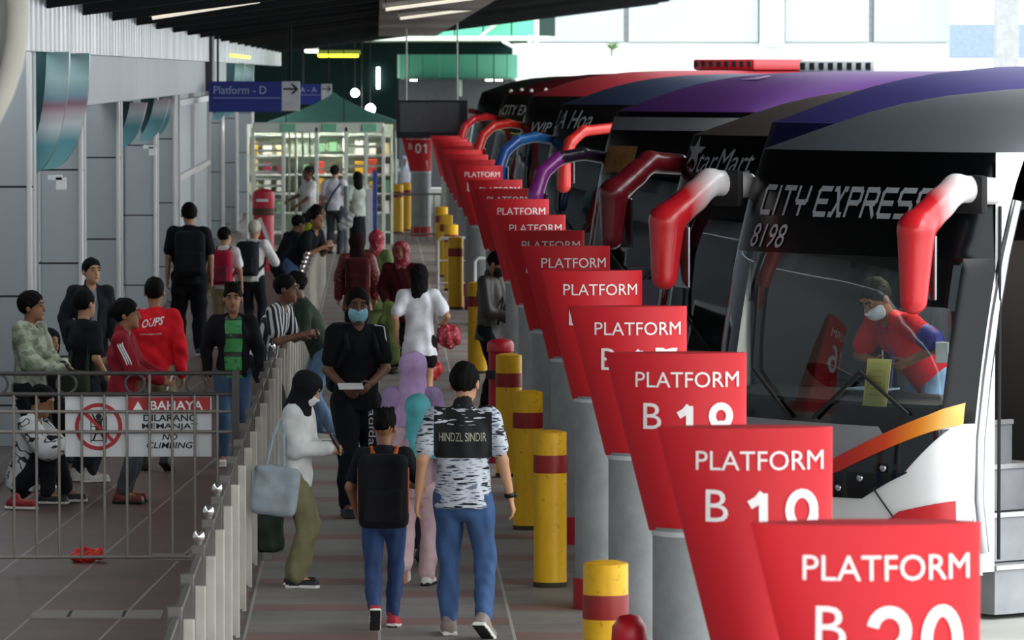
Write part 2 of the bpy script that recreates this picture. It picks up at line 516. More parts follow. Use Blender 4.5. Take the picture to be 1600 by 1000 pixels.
class Person:
    """a figure facing its own -Y; joints are laid out on a 1.72 m body and scaled to the height"""
    def __init__(s, label, x, y, face, h=1.70, z=0.0, pz=None, lean=0, side=0, yaw=0, nod=0, hands=None, feet=None, girth=1.0,
                 tone='#a9785a', fine=False, cat='person', knee=None, twist=0, group=None):
        s.S = h / 1.72; s.fine = fine; s.g = girth; s.seed = int(abs(x * 977 + y * 131)) % 9999
        s.root = empty('person', (x, y, z), R(face), label, cat, group)
        s.tone = tone
        pz = .93 if pz is None else pz
        M = rotz(R(twist)) @ roty(R(side)) @ rotx(R(lean))   # spine tilts toward -Y with lean
        s.u = M @ v3(0, 0, 1); s.f = M @ v3(0, -1, 0); s.r = M @ v3(1, 0, 0)
        s.P = v3(0, 0, pz)
        s.C = s.P + s.u * .30; s.N = s.P + s.u * .545
        s.sh = {1: s.P + s.u * .485 + s.r * .17, -1: s.P + s.u * .485 - s.r * .17}
        s.Hr = rotz(R(yaw)) @ rotx(R(nod)); s.H = s.Hr * HS      # heads a touch large, as in the photo
        hu = s.H @ v3(0, 0, 1)
        s.hc = s.N + nrm(s.u * .5 + v3(0, 0, .5)) * .065 + hu * .085 + (s.H @ v3(0, -.025, 0))
        # arms
        hands = hands or {}
        s.el = {}; s.wr = {}; s.hd = {}
        for i, key in ((1, 'L'), (-1, 'R')):
            spec = hands.get(key, 'down')
            pole = v3(i * .55, .8, -.35)
            if isinstance(spec, str):
                sw = {'down': -.03, 'fwd': -.16, 'back': .12}[spec]
                t = s.sh[i] + v3(i * .085, sw, -.515 if sw > -.1 else -.48)
            else:
                t = v3(*spec[:3])
                if len(spec) > 3: pole = v3(*spec[3])
            s.el[i], s.wr[i] = bone2(s.sh[i], t, .285, .25, pole)
            s.hd[i] = nrm(s.wr[i] - s.el[i])
        # legs
        feet = feet or {}
        s.hp = {}; s.kn = {}; s.an = {}; s.fd = {}
        for i, key in ((1, 'L'), (-1, 'R')):
            fx, fy, fz, pitch, out = (list(feet.get(key, ())) + [i * .10, 0, 0, 0, i * 8][len(feet.get(key, ())):])[:5]
            s.hp[i] = s.P + v3(i * .088, 0, -.03)
            d = rotz(R(out)) @ rotx(R(pitch)) @ v3(0, -1, 0)       # toe direction; positive pitch = toes down
            s.kn[i], s.an[i] = bone2(s.hp[i], v3(fx, fy, fz + .095), .425, .415, v3(*(knee or (i * .12, -1, .1))))
            s.fd[i] = d
        s.body()
    def hx(s): return .0085 if s.fine else .0115
    def body(s):
        S = Soft(.03); g = s.g
        fl = (s.f, 1.4)
        S.cap(s.P - s.u * .03, s.P + s.u * .10, .125 * g, .118 * g, flat=fl)
        S.cap(s.P + s.u * .12, s.C + s.u * .06, .118 * g, .142 * g, flat=fl)
        S.cap(s.C + s.u * .06, s.P + s.u * .46, .142 * g, .105, flat=fl)
        S.cap(s.sh[1], s.sh[-1], .048, flat=(s.f, 1.1))
        S.cap(s.N - s.u * .05, s.hc - s.H @ v3(0, -.012, .03), .056, .05, k=.02)
        H = s.H; hc = s.hc
        S.ell(hc + H @ v3(0, .012, .03), hs(.075, .094, .088), s.Hr, k=.02)
        S.ell(hc + H @ v3(0, -.026, -.045), hs(.057, .066, .066), s.Hr, k=.03)
        S.ell(hc + H @ v3(0, -.075, -.088), hs(.024, .018, .018), s.Hr, k=.02)
        S.cap(hc + H @ v3(0, -.086, .022), hc + H @ v3(0, -.104, -.022), .009, .014, k=.014)
        S.cap(hc + H @ v3(-.04, -.073, .040), hc + H @ v3(.04, -.073, .040), .014, k=.015)
        for i in (1, -1):
            S.ell(hc + H @ v3(i * .077, .012, -.005), hs(.010, .020, .032), s.Hr, k=.008)
            S.ell(hc + H @ v3(i * .032, -.093, .016), hs(.015, .012, .011), s.Hr, op='s')
        for i in (1, -1):
            S.cap(s.sh[i], s.el[i], .049 * (.6 + .4 * g), .038, k=.03)
            S.cap(s.el[i], s.wr[i], .039, .027, k=.015)
            s.hand(S, i)
            S.cap(s.hp[i], s.kn[i], .080 * g, .052, k=.02)
            S.cap(s.kn[i], s.kn[i] * .45 + s.an[i] * .55, .050, .047, k=.02); S.cap(s.kn[i] * .45 + s.an[i] * .55, s.an[i], .047, .034, k=.02)
            S.cap(s.an[i], s.an[i] + s.fd[i] * .11 + v3(0, 0, -.045), .034, .028, k=.02)
        s.bodyo = S.mesh('body', skin(s.tone), s.root, s.hx(), s.S)
    def hand(s, S, i):
        d = s.hd[i]; w = s.wr[i]
        inn = -s.r * i                                       # palm looks to the body
        pn = nrm(inn - d * (inn @ d) + v3(0, 0, -.25) * abs(d[1]))
        pn = nrm(pn - d * (pn @ d))
        sp = np.cross(d, pn)                                  # thumb side
        if sp @ nrm(s.f + v3(0, 0, .6)) < 0: sp = -sp
        S.cap(w, w + d * .075, .030, .036, k=.015, flat=(pn, 1.9))
        for j, (o, L) in enumerate(((.027, .068), (.009, .078), (-.009, .072), (-.026, .056))):
            a = w + d * .085 + sp * o
            b = a + nrm(d + pn * .35) * L * .55
            c = b + nrm(d * .6 + pn * .8) * L * .45
            S.cap(a, b, .0098, .0092, k=.004); S.cap(b, c, .0092, .008, k=.004)
        a = w + d * .022 + sp * .026
        b = a + nrm(d * .75 + sp * .6 + pn * .35) * .042
        S.cap(a, b, .0125, .0105, k=.008); S.cap(b, b + nrm(d * .9 + sp * .1 + pn * .45) * .032, .0105, .0085, k=.004)
        s.palm = getattr(s, 'palm', {}); s.palm[i] = w + d * .085 + pn * .03
    # ---- clothes
    def top(s, m, sleeve='short', hem=.06, loose=.014, name='shirt', open=0.0, collar=False, wr=.005, mats=None, shoulder_mat=0, sleeve_mat=0):
        S = Soft(.03); g = s.g; L = loose; fl = (s.f, 1.36)
        lo = s.P - s.u * (hem + .03)
        S.cap(lo, s.P + s.u * .10, .136 * g + L + .010 + max(0, hem - .10) * .32, .128 * g + L + .006, flat=(s.f, 1.20))
        S.cap(s.P + s.u * .10, s.C + s.u * .06, .124 * g + L, .147 * g + L, flat=fl)
        S.cap(s.C + s.u * .06, s.P + s.u * .465, .147 * g + L, .108 + L * .6, flat=fl)
        S.cap(s.sh[1], s.sh[-1], .052 + L * .6, flat=(s.f, 1.1), m=shoulder_mat)
        S.cap(s.N - s.u * .05, s.N - s.u * .005, .066, .060, k=.02)
        for i in (1, -1):
            e = .68 if sleeve == 'short' else 1.0
            if sleeve == 'none': continue
            a, b = s.sh[i], s.sh[i] * (1 - e) + s.el[i] * e
            S.cap(a, b, .054 * (.6 + .4 * g) + L, (.052 if e < 1 else .044) + L, k=.03, m=sleeve_mat)
            if sleeve == 'long':
                S.cap(s.el[i], s.wr[i] + s.hd[i] * .0, .045 + L, .035 + L * .7, k=.02, m=sleeve_mat)
        if collar:
            S.cap(s.N - s.u * .02 - s.f * .012, s.N + s.u * .035 - s.f * .016, .068, .066, k=.01)
        S.plane(s.P - s.u * hem, -s.u)
        # neck opening
        S.cap(s.N + s.u * .02 + s.f * .03, s.N + s.u * .12, .052 if not collar else .057, op='s')
        S.cap(s.N + s.f * .05 - s.u * .01, s.N + s.u * .10 + s.f * .05, .035, op='s')
        if open:
            rot = np.stack([s.r, -s.f, s.u], 1)
            S.box(s.P + s.u * .2 + s.f * .26, (open, .22, .5), .01, rot, op='s')
        return S.mesh(name, mats or m, s.root, .0105 if s.fine else .0125, s.S, wr, 26, s.seed)
    def trousers(s, m, loose=.012, end=1.0, name='trousers', flare=0.0, wr=.006):
        S = Soft(.03); g = s.g; L = loose; fl = (s.f, 1.28)
        S.cap(s.P - s.u * .03, s.P + s.u * .10, .132 * g + L * .6, .120 * g + L * .5, flat=fl)
        for i in (1, -1):
            S.cap(s.hp[i], s.kn[i] if end >= 1 else s.hp[i] * .45 + s.kn[i] * .55, .086 * g + L, (.058 if end >= 1 else .078) + L, k=.02)
            if end >= 1:
                mid = s.kn[i] * .45 + s.an[i] * .55
                S.cap(s.kn[i], mid, .057 + L, .054 + L + flare * .5, k=.02)
                S.cap(mid, s.an[i] + nrm(s.kn[i] - s.an[i]) * .015, .054 + L + flare * .5, .045 + L + flare, k=.02)
        if s.P[2] > .6: S.plane(s.P + s.u * .11, s.u)
        return S.mesh(name, m, s.root, .011 if s.fine else .0125, s.S, wr, 30, s.seed + 1)
    def skirt(s, m, to=.10, width=.20, name='skirt'):
        S = Soft(.03)
        mid = (s.an[1] + s.an[-1]) / 2
        low = v3(mid[0], mid[1] * .6, to)
        S.cap(s.P + s.u * .08, s.P - s.u * .12, .125, .16, flat=(s.f, 1.25))
        S.cap(s.P - s.u * .12, low, .165, width, flat=(v3(0, 1, 0), 1.25))
        S.plane(low, (0, 0, -1))
        return S.mesh(name, m, s.root, .0125, s.S, .006, 24, s.seed + 2)
    def shoes(s, m, sole=None, name='shoe'):
        for i in (1, -1):
            d = s.fd[i]; a = s.an[i]
            sd = nrm(np.cross(d, v3(0, 0, 1)) if abs(d[2]) < .9 else v3(1, 0, 0)); n = np.cross(sd, d)
            if n[2] < 0 and abs(d[2]) < .9: n = -n
            rot = np.stack([sd, -d, n], 1)
            c = a + d * .055 - n * .045
            S = Soft(.02)
            S.box(c - n * .012, (.046, .135, .036), .03, rot, k=.0)
            S.cap(a - n * .03 - d * .02, a + n * .015 - d * .01, .045, .047, k=.03)
            S.box(c - n * .036, (.049, .140, .013), .012, rot, k=.0, m=1); S.box(c - n * .046, (.044, .134, .007), .006, rot, k=.0, m=2)
            S.mesh(name, [m, sole or m, mat('sole_black', '#1a1a1a', .7)], s.root, .0095 if s.fine else .012, s.S)
    def hair(s, kind='short', col=HAIRC, puff=0.0):
        S = Soft(.02); H = s.H; hc = s.hc
        S.ell(hc + H @ v3(0, .016, .036), hs(.083 + puff, .101 + puff, .095 + puff), s.Hr)
        m = mat('hair_' + col.strip('#'), col, .75, 0, .35, 60, .4, spec=.12)
        if kind == 'short':
            S.ell(hc + H @ v3(0, -.112, -.006), hs(.078, .066, .090), s.Hr, op='s'); S.plane(hc + H @ v3(0, 0, -.016), H @ v3(0, -.64, -.77))
        elif kind == 'spiky':
            S.p.clear()
            S.ell(hc + H @ v3(0, .014, .05), hs(.082, .10, .098), s.Hr)
            for j in range(12):
                a = j * .52; S.cap(hc + H @ v3(.05 * math.cos(a), .01 + .06 * math.sin(a), .10), hc + H @ v3(.06 * math.cos(a), .005 + .07 * math.sin(a), .15), .03, .012, k=.015)
            S.ell(hc + H @ v3(0, -.112, -.006), hs(.078, .066, .090), s.Hr, op='s'); S.plane(hc + H @ v3(0, 0, -.016), H @ v3(0, -.64, -.77))
        elif kind == 'bun':
            S.ell(hc + H @ v3(0, -.112, -.006), hs(.078, .066, .090), s.Hr, op='s'); S.plane(hc + H @ v3(0, 0, -.016), H @ v3(0, -.64, -.77))
            S.ell(hc + H @ v3(0, .11, .05), hs(.045, .045, .045), s.Hr)
        else:
            ln = .22 if kind == 'bob' else .36
            S.cap(hc + H @ v3(0, .03, .02), hc + H @ v3(0, .06, .02) + v3(0, 0, -ln), .100, .096, flat=(H @ v3(0, 1, 0), 1.3), k=.03)
            S.ell(hc + H @ v3(0, -.085, -.03), hs(.062, .075, .10), s.Hr, op='s')
        return S.mesh('hair', m, s.root, .0085 if s.fine else .011, s.S, .003, 90, s.seed + 3)
    def hijab(s, m, drape=.20, cape=.17, under=None):
        S = Soft(.03); H = s.H; hc = s.hc
        S.ell(hc + H @ v3(0, .014, .030), hs(.107, .114, .106), s.Hr)
        S.ell(hc + H @ v3(0, -.01, -.06), hs(.084, .086, .080), s.Hr, k=.04)
        S.cap(hc + H @ v3(0, .02, -.06), s.N - s.u * .02, .082, .10, k=.04)
        S.cap(s.N + s.u * .0, s.N - s.u * drape, .105, cape, k=.05, flat=(s.f, 1.22))
        S.ell(hc + H @ v3(0, -.118, -.002), hs(.054, .062, .082), s.Hr, op='s')
        S.plane(s.N - s.u * (drape - .02), -s.u)
        return S.mesh('headscarf', m, s.root, .009 if s.fine else .0115, s.S, .006, 24, s.seed + 4)
    def face(s, eyes=True, brow=True, lips='#7e4a3e'):
        H = s.H; hc = s.hc
        A = lambda *p: (hc + H @ v3(*p)) * s.S
        dk = mat('eye', '#1c1614', .25); wh = mat('eye_white', '#a09788', .4); hb = mat('eyebrow', '#1a1410', .8)
        if eyes:
            for i in (1, -1):
                b = MB(); b.use(wh).sphere(A(i * .032, -.078, .014), .0115 * s.S, 6, (1.1, .8, .62)); b.use(dk).sphere(A(i * .032, -.0845, .014), .0082 * s.S, 5)
                b.build('eye', parent=s.root, smooth=60)
        if brow:
            for i in (1, -1):
                MB().tube([A(i * .014, -.088, .036), A(i * .032, -.089, .043), A(i * .050, -.078, .038)], .0052 * s.S, 6).build('eyebrow', hb, s.root, 60)
        if lips:
            MB().sphere(A(0, -.0905, -.055), .02 * s.S, 6, (1.1, .42, .36)).build('mouth', mat('lips_' + lips.strip('#'), lips, .5), s.root, 60)
    def mask(s, m):
        S = Soft(.02); H = s.H; hc = s.hc
        S.ell(hc + H @ v3(0, -.030, -.045), hs(.068, .080, .070), s.Hr)
        S.cap(hc + H @ v3(0, -.09, .0), hc + H @ v3(0, -.112, -.022), .012, .018, k=.02)
        S.plane(hc + H @ v3(0, -.022, 0), H @ v3(0, 1, 0)); S.plane(hc + H @ v3(0, 0, .004), H @ v3(0, -.2, 1))
        return S.mesh('face_mask', m, s.root, .0085 if s.fine else .011, s.S)
    # ---- world place of a point of the figure
    def wp(s, p):
        M = Matrix.Translation(s.root.location) @ Matrix.Rotation(s.root.rotation_euler.z, 4, 'Z')
        return M @ Vector([float(c) * s.S for c in p])

def backpack(p, label, m, straps, size=(.15, .085, .23), accent=None, pocket=None, up=.26, group=None, front_straps=True):
    """a rucksack on a figure's back: own root, own parts"""
    o = empty('backpack', tuple(p.root.location), p.root.rotation_euler.z, label, 'backpack', group)
    rot = np.stack([p.r, -p.f, p.u], 1)
    back = .118 * p.g + .02
    c = p.P + p.u * up - p.f * (back + size[1])
    S = Soft(.02); S.box(c, size, .06, rot); S.box(c + p.u * .02 - p.f * .012, (size[0] * .94, size[1], size[2] * .9), .07, rot, k=.03)
    S.mesh('bag', m, o, .0115, p.S, .005, 22, 5)
    S = Soft(.01); S.box(c - p.f * (size[1] + .004) - p.u * size[2] * .38, (size[0] * .80, .034, size[2] * .48), .03, rot)
    S.mesh('front_pocket', pocket or m, o, .0105, p.S, .003, 22, 6)
    if accent is not None:
        for i in (1, -1):
            S = Soft(.005); S.cap(c + p.r * i * (size[0] + .002) + p.u * size[2] * .62, c + p.r * i * (size[0] + .002) - p.u * size[2] * .55 , .020, .020, flat=(p.r, 2.2))
            S.mesh('side_trim', accent, o, .0085, p.S)
    for i in (1, -1):
        S = Soft(.012)
        sh = p.P + p.u * .545 + p.r * i * .105
        tp = c + p.r * i * .07 + p.u * size[2] * .8 + p.f * size[1] * .8
        ch = p.P + p.u * .40 + p.r * i * .115 + p.f * (.128 * p.g + .026)
        un = p.P + p.u * .20 + p.r * i * (.150 * p.g + .02) + p.f * .02
        lo = c + p.r * i * size[0] * .9 - p.u * size[2] * .7 + p.f * size[1] * .7
        for a, b in ((tp, sh), (sh, ch), (ch, un), (un, lo)):
            S.cap(a, b, .021, flat=(p.f, 1.3) if a is not tp else None)
        S.mesh('strap', straps, o, .0105, p.S)
    return o
# ------------------------------------------------------------------ coaches
HW = 1.25
ZM = 3.07
def prof(z):
    pts = [(.30, .10), (.60, .01), (1.0, .0), (1.35, .03), (1.8, .10), (2.3, .20), (2.8, .35), (3.07, .47)]
    if z <= pts[0][0]: return pts[0][1]
    for (z0, u0), (z1, u1) in zip(pts, pts[1:]):
        if z <= z1:
            t = (z - z0) / (z1 - z0); return u0 + (u1 - u0) * t
    return pts[-1][1] + (z - ZM) * .5
def corner(x):
    t = min(abs(x) / HW, 1.0)
    return .42 * (1 - max(0.0, 1 - t ** 2.7) ** (1 / 2.7))
def fy(x, z): return prof(z) + corner(x)
def F_(off=0.0):
    return lambda x, z: Vector((x, fy(x, z) - off, z))
def roofz(x, yr):
    t = min(max(yr, 0) / 3.2, 1)
    zz = ZM + .43 * (1 - (1 - t) ** 3.3)
    q = min(abs(x) / HW, 1.0)
    return zz - .34 * (1 - max(0.0, 1 - q ** 4) ** (1 / 4)) * min(1, yr / .5)
def Rf(off=0.0):
    return lambda x, yr: Vector((x, fy(x, ZM) + yr, roofz(x, yr) + off))

def glass_mat():
    if 'glass' in _M: return _M['glass']
    m, t = newmat('windscreen_glass')
    tr = t.node('ShaderNodeBsdfTransparent'); tr.inputs[0].default_value = (.74, .82, .82, 1)
    gl = t.node('ShaderNodeBsdfGlossy'); gl.inputs['Roughness'].default_value = .03
    gl.inputs[0].default_value = (.9, .95, 1, 1)
    fr = t.node('ShaderNodeFresnel'); fr.inputs[0].default_value = 1.5
    mx = t.node('ShaderNodeMixShader')
    t.link(t.math('ADD', t.math('MULTIPLY', fr.outputs[0], .9), .02), mx.inputs[0]); t.link(tr.outputs[0], mx.inputs[1]); t.link(gl.outputs[0], mx.inputs[2])
    t.link(mx.outputs[0], t.n['Material Output'].inputs[0])
    _M['glass'] = m
    return m

def paint(col, rough=.32):
    return mat('coach_paint_' + col.strip('#'), col, rough, 0, .04, 2.0, coat=.5)

def blend_paint(c1, c2):
    key = 'blend_' + c1 + c2
    if key in _M: return _M[key]
    m, t = newmat('mirror_paint'); y = t.xyz(t.coord('Object'))[1]
    t.color(t.ramp(t.math('ADD', t.math('MULTIPLY', y, 1.6), .25), [(.28, lin(c1)), (.62, lin(c2))])); t.bsdf.inputs['Roughness'].default_value = .3
    t.bsdf.inputs['Coat Weight'].default_value = .4
    _M[key] = m; return m
BLACK = mat('gloss_black', '#08090b', .16, 0, .1, 3, coat=.3)
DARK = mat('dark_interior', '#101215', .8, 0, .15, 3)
RUBBER = mat('rubber', '#141416', .75, 0, .1, 8)
CHROME = mat('bright_metal', '#c9ccd0', .22, .9, .05, 6)

LMAX = 11.5
def side_patch(b, sx, y0, y1, z0, z1, top=None, front=False):
    """flat coach side between y0..y1; front follows the windscreen corner, top follows the roof edge"""
    n = 24; m = 14; rows = []
    for i in range(n + 1):
        t = i / n; row = []
        for j in range(m + 1):
            zt = j / m
            yy = y0 + (y1 - y0) * t
            zz1 = z1
            if top is not None: zz1 = roofz(HW, max(0, yy - fy(HW, ZM)))
            z = z0 + (zz1 - z0) * zt
            if front:
                ys = fy(HW, min(z, ZM)); yy = ys + (y1 - ys) * t
            row.append((sx * HW, yy, z))
        rows.append(row)
    b.sheet(rows, flip=(sx > 0) == False)

def coach(label, loc, rot, roof, body='#d8d8d8', mask='#07080a', mirror='#c8202a', mirror2=None, shape='angular', detail=False, left_mirror=True, right_mirror=True,
          rooftop=None, skirt=None, mountcol='#e6e6e6', left_col=None, reach=(0.0, 0.0), cap_stripe=None):
    o = empty('coach', loc, R(rot), label, 'bus', 'coaches nosed in at the platforms')
    pb = paint(body); pr = mat('roof_paint_' + roof.strip('#'), roof, .6, 0, .06, 1.2, spec=.12)
    # front: bumper, windscreen, black mask above it
    b = MB(); V, Fc = poly_patch([(-HW, .30), (HW, .30), (HW, 1.30), (-HW, 1.30)], F_(), .10); b.add(V, Fc)
    b.build('front_panel', pb, o, 50)
    b = MB(); V, Fc = poly_patch([(-1.16, 1.30), (1.16, 1.30), (1.16, 2.38), (-1.16, 2.38)], F_(-.004), .10); b.add(V, Fc)
    b.build('windscreen', glass_mat(), o, 50)
    b = MB()
    for pl in ([(-HW, 2.38), (HW, 2.38), (HW, ZM), (-HW, ZM)], [(-HW, 1.30), (-1.16, 1.30), (-1.16, 2.38), (-HW, 2.38)], [(1.16, 1.30), (HW, 1.30), (HW, 2.38), (1.16, 2.38)]):
        V, Fc = poly_patch(pl, F_(), .08); b.add(V, Fc)
    b.build('windscreen_surround', mat('mask_' + mask.strip('#'), mask, .24, 0, .1, 3, spec=.28), o, 50)
    # roof
    rows = []
    ys = [0, .06, .14, .25, .4, .6, .85, 1.15, 1.5, 2, 2.6, 3.2, 4.5, 6.5, 8.5, LMAX - .9]
    for yr in ys:
        rows.append([Rf()(HW * math.sin(math.pi / 2 * k / 14), yr) for k in range(-14, 15)])
    b = MB().sheet(rows)
    b.build('roof', pr, o, 60)
    if cap_stripe:
        b = MB(); V, Fc = poly_patch([(-HW * .98, ZM - .20), (HW * .98, ZM - .20), (HW * .98, ZM - .06), (-HW * .98, ZM - .06)], F_(.006), .07); b.add(V, Fc)
        b.build('front_stripe', mat('coach_stripe', cap_stripe, .4), o, 50)
    # sides
    ps = paint(skirt or body)
    dy0, dy1, dz1 = .62, 1.55, 2.75                  # door opening on the kerb side
    for sx in (-1, 1):
        b = MB()
        if sx > 0 and detail:
            side_patch(b, sx, 0, dy0, .32, ZM, None, True)
            side_patch(b, sx, dy1, LMAX, .32, 1.55)
            side_patch(b, sx, fy(HW, ZM) + .0, LMAX, dz1 + .02, 3.2, True)
            side_patch(b, sx, LMAX - .6, LMAX, 1.55, dz1 + .02)
        else:
            side_patch(b, sx, 0, 1.2, .32, ZM, None, True)
            side_patch(b, sx, 1.2, LMAX, .32, 1.55)
            side_patch(b, sx, fy(HW, ZM), LMAX, dz1 + .02, 3.2, True)
            side_patch(b, sx, LMAX - .6, LMAX, 1.55, dz1 + .02)
        b.build('side_panel', ps, o, 40)
        b = MB(); y0 = dy1 if (sx > 0 and detail) else 1.2
        b.box((sx * (HW - .02), (y0 + LMAX - .6) / 2, 2.16), (.03, LMAX - .6 - y0, 1.22)); b.build('side_window', BLACK, o)
    b = MB().box((0, LMAX - .02, 1.75), (2 * HW, .04, 2.9)); b.build('rear_panel', pb, o)
    # inside: floor, dark saloon, dash
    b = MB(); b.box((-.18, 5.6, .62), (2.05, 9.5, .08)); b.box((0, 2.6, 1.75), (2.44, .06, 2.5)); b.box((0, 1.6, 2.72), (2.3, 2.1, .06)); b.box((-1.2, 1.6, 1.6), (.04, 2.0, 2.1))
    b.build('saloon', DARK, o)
    b = MB()
    V = []
    for k in range(-8, 9):
        x = k / 8 * 1.1; V.append([(x, fy(x, 1.42) + .04, 1.26), (x, fy(x, 1.42) + .06, 1.42), (x, .62, 1.46), (x, .75, 1.36), (x, .75, .7)])
    b.sheet(V, flip=True); b.build('dashboard', mat('dash', '#1b1d20', .7), o, 40)
    b = MB(); b.lathe([(.21, -.012), (.225, 0), (.21, .012), (.195, 0), (.21, -.012)], (-.55, .80, 1.50), 20, (0, .55, .83)); b.tube([(-.55, .80, 1.50), (-.55, .72, 1.2)], .03, 8)
    b.tube([(-.75, .80, 1.50), (-.35, .80, 1.50)], .015, 6)
    b.build('steering_wheel', RUBBER, o, 50)
    b = MB(); b.box((-.55, 1.35, 1.12), (.5, .48, .12), .04); b.box((-.55, 1.60, 1.55), (.48, .12, .85), .05); b.box((-.55, 1.35, .86), (.3, .3, .42)); b.build('driver_seat', mat('seat_cloth', '#4a4f58', .9), o, 50)
    for x in (.55, -.15):
        b = MB(); b.box((x, 2.2, 1.55), (.42, .12, .8), .05); b.box((x, 2.0, 1.12), (.44, .40, .12), .04); b.build('passenger_seat', mat('seat_cloth_grey', '#6a6f74', .9), o, 50)
    # wipers
    for sx in (-1, 1):
        f = F_(.03)
        b = MB(); b.tube([f(sx * .15, 1.30), f(sx * .55, 1.62), f(sx * .98, 1.36)] if sx > 0 else [f(-.1, 1.30), f(-.55, 1.60), f(-.62, 2.15)], .014, 6)
        b.build('wiper', RUBBER, o)
    # wheels
    for y in (2.35, 8.6):
        for sx in (-1, 1):
            b = MB(); b.use(RUBBER).lathe([(.30, -.14), (.48, -.13), (.50, 0), (.48, .13), (.30, .14)], (sx * 1.10, y, .50), 24, (1, 0, 0))
            b.use(CHROME).lathe([(.05, -.10), (.28, -.12), (.28, .12), (.05, .10)], (sx * 1.10, y, .50), 16, (1, 0, 0))
            b.build('wheel', None, o, 40)
    # mirrors
    for sx in (1, -1):
        if (sx > 0 and not left_mirror) or (sx < 0 and not right_mirror): continue
        S = Soft(.03)
        mc = [blend_paint(mirror, mirror2)] * 1 if (mirror2 and shape == 'angular') else [paint(mirror), paint(mirror2 or mirror), paint(mountcol)]
        X = sx * 1.26
        if shape == 'angular':
            zl = 2.12 if sx > 0 else 2.20
            P0 = (X, .58, 2.82); P1 = (X, .26, 2.84); P2 = (X + sx * .02, -.10, 2.58); P3 = (X + sx * .02, -.12, zl)
            S.cap(P0, P1, .09, .09, m=2 if mirror2 else 0); S.cap(P1, (X, .12, 2.74), .095, .10, m=1)
            S.cap((X, .12, 2.74), P2, .10, .115, m=0); S.cap(P2, P3, .125, .09, m=0)
        else:
            rc, up_ = reach if sx > 0 else (0.0, 0.0)
            P = [(X, .60, 2.56 + up_), (X, .25 - rc * .6, 2.61 + up_), (X, -.08 - rc, 2.56 + up_), (X, -.30 - rc, 2.41 + up_), (X, -.40 - rc, 2.18 + up_), (X, -.42 - rc, 1.82 + up_)]
            rr = [.065, .07, .075, .08, .085, .10]
            for i in range(5): S.cap(P[i], P[i + 1], rr[i], rr[i + 1], m=1 if (i < 2 and mirror2) else 0)
        if sx > 0 and left_col: mc = paint(left_col)
        S.mesh('mirror', mc, o, .02)
        b = MB(); b.box((X, .02 if shape == 'angular' else -.30 - (reach[0] if sx > 0 else 0), 2.33 if shape == 'angular' else 2.02 + (reach[1] if sx > 0 else 0)), (.16, .02, .42 if shape == 'angular' else .34), .03); b.build('mirror_glass', mat('mirror_face', '#8d979c', .08, .9), o)
        if mirror2 and shape == 'angular':
            b = MB(); b.box((X - sx * .02, .40, 2.80), (.30, .06, .25), .03); b.build('mirror_bracket', RUBBER, o, 40)
    if rooftop:
        b = MB(); y = rooftop[1]; b.box((0, y, 3.60), (1.7, 1.5, .20), .06)
        b.build('air_conditioner', paint(rooftop[0]), o, 40)
        for k in range(8):
            MB().box((-.74 + k * .21, y - .74, 3.61), (.10, .06, .10), .01).build('vent', RUBBER, o)
    return o

def front_word(o, name, body, x, z, cap=None, width=None, col='#b9bcc0', drop=0.0, **kw):
    f = F_(.008)
    return word(name, body, lambda a, b: f(x + a, z + b + a * drop), mat('lettering_' + col.strip('#'), col, .5), o, cap, width, **kw)

TH = 54
# the near coach, its kerb-side door open
bus = coach('black and white coach with grey roof, red and orange flash and open door', (2.81, 36.6, 0), -TH, '#565b60', '#e9e9e9', mirror='#cf1f28', mirror2='#efe9e9', detail=True)
V, Fc = stroke_word('CITY EXPRESS', .17, 1.0, .21)
f = F_(.008)
wv = max(q[0] for q in V) - min(q[0] for q in V)
MB().add([f(.03 + x * 1.74 / wv, 2.73 + y) for x, y in V], Fc).build('lettering', mat('lettering_silver', '#b4b8bc', .4), bus)
front_word(bus, 'number', '8198', -.66, 2.49, .16, .42, shear=.25)
for nm, poly, off, mt in (
    ('bumper_mask', [(-1.2, .98), (.60, 1.0), (1.22, 1.36), (1.22, 1.40), (-1.2, 1.40)], .006, BLACK),
    ('grey_panel', [(-1.0, 1.0), (.35, 1.0), (.82, 1.18), (.74, 1.27), (-1.0, 1.27)], .010, paint('#8d8f92')),
    ('headlight', [(.15, .78), (.62, .79), (.96, .97), (1.21, 1.27), (1.08, 1.25), (.55, 1.02), (.15, .92)], .014, mat('headlamp_glass', '#0d0f12', .08, 0, .3, 20, coat=.6)),
    ('lower_flash', [(.55, .34), (1.235, .34), (1.235, .80), (.92, .72), (.78, .62)], .014, paint('#c8242a')),
    ('lower_flash', [(-1.2, .34), (.50, .34), (.68, .58), (.2, .50), (-1.2, .42)], .008, paint('#c8242a'))):
    Vp, Fp = poly_patch(poly, F_(off), .04); MB().add(Vp, Fp).build(nm, mt, bus, 50)
# flash that runs from red at the middle to yellow at the corner
m, t = newmat('flash'); xx = t.xyz(t.coord('Object'))[0]
t.color(t.ramp(t.math('ADD', t.math('MULTIPLY', xx, .75), .05), [(.40, lin('#c8221a')), (.66, lin('#e0481a')), (.84, lin('#ee8a20')), (1.0, lin('#f2cf6c'))]))
t.bsdf.inputs['Roughness'].default_value = .3
Vp, Fp = poly_patch([(-.30, .90), (.36, 1.04), (1.10, 1.36), (1.245, 1.44), (1.245, 1.30), (1.0, 1.20), (.42, .96), (-.30, .78)], F_(.02), .06); MB().add(Vp, Fp).build('flash', m, bus, 50)
for k in range(3):
    MB().sphere(F_(.012)(.40 + k * .20, .85 + k * .075), .030, 6, (1, .4, .8)).build('lamp', CHROME, bus, 50)
MB().tube([F_(.012)(.20, .80), F_(.012)(.72, .86), F_(.012)(.98, .98)], .006, 5).build('panel_seam', RUBBER, bus)
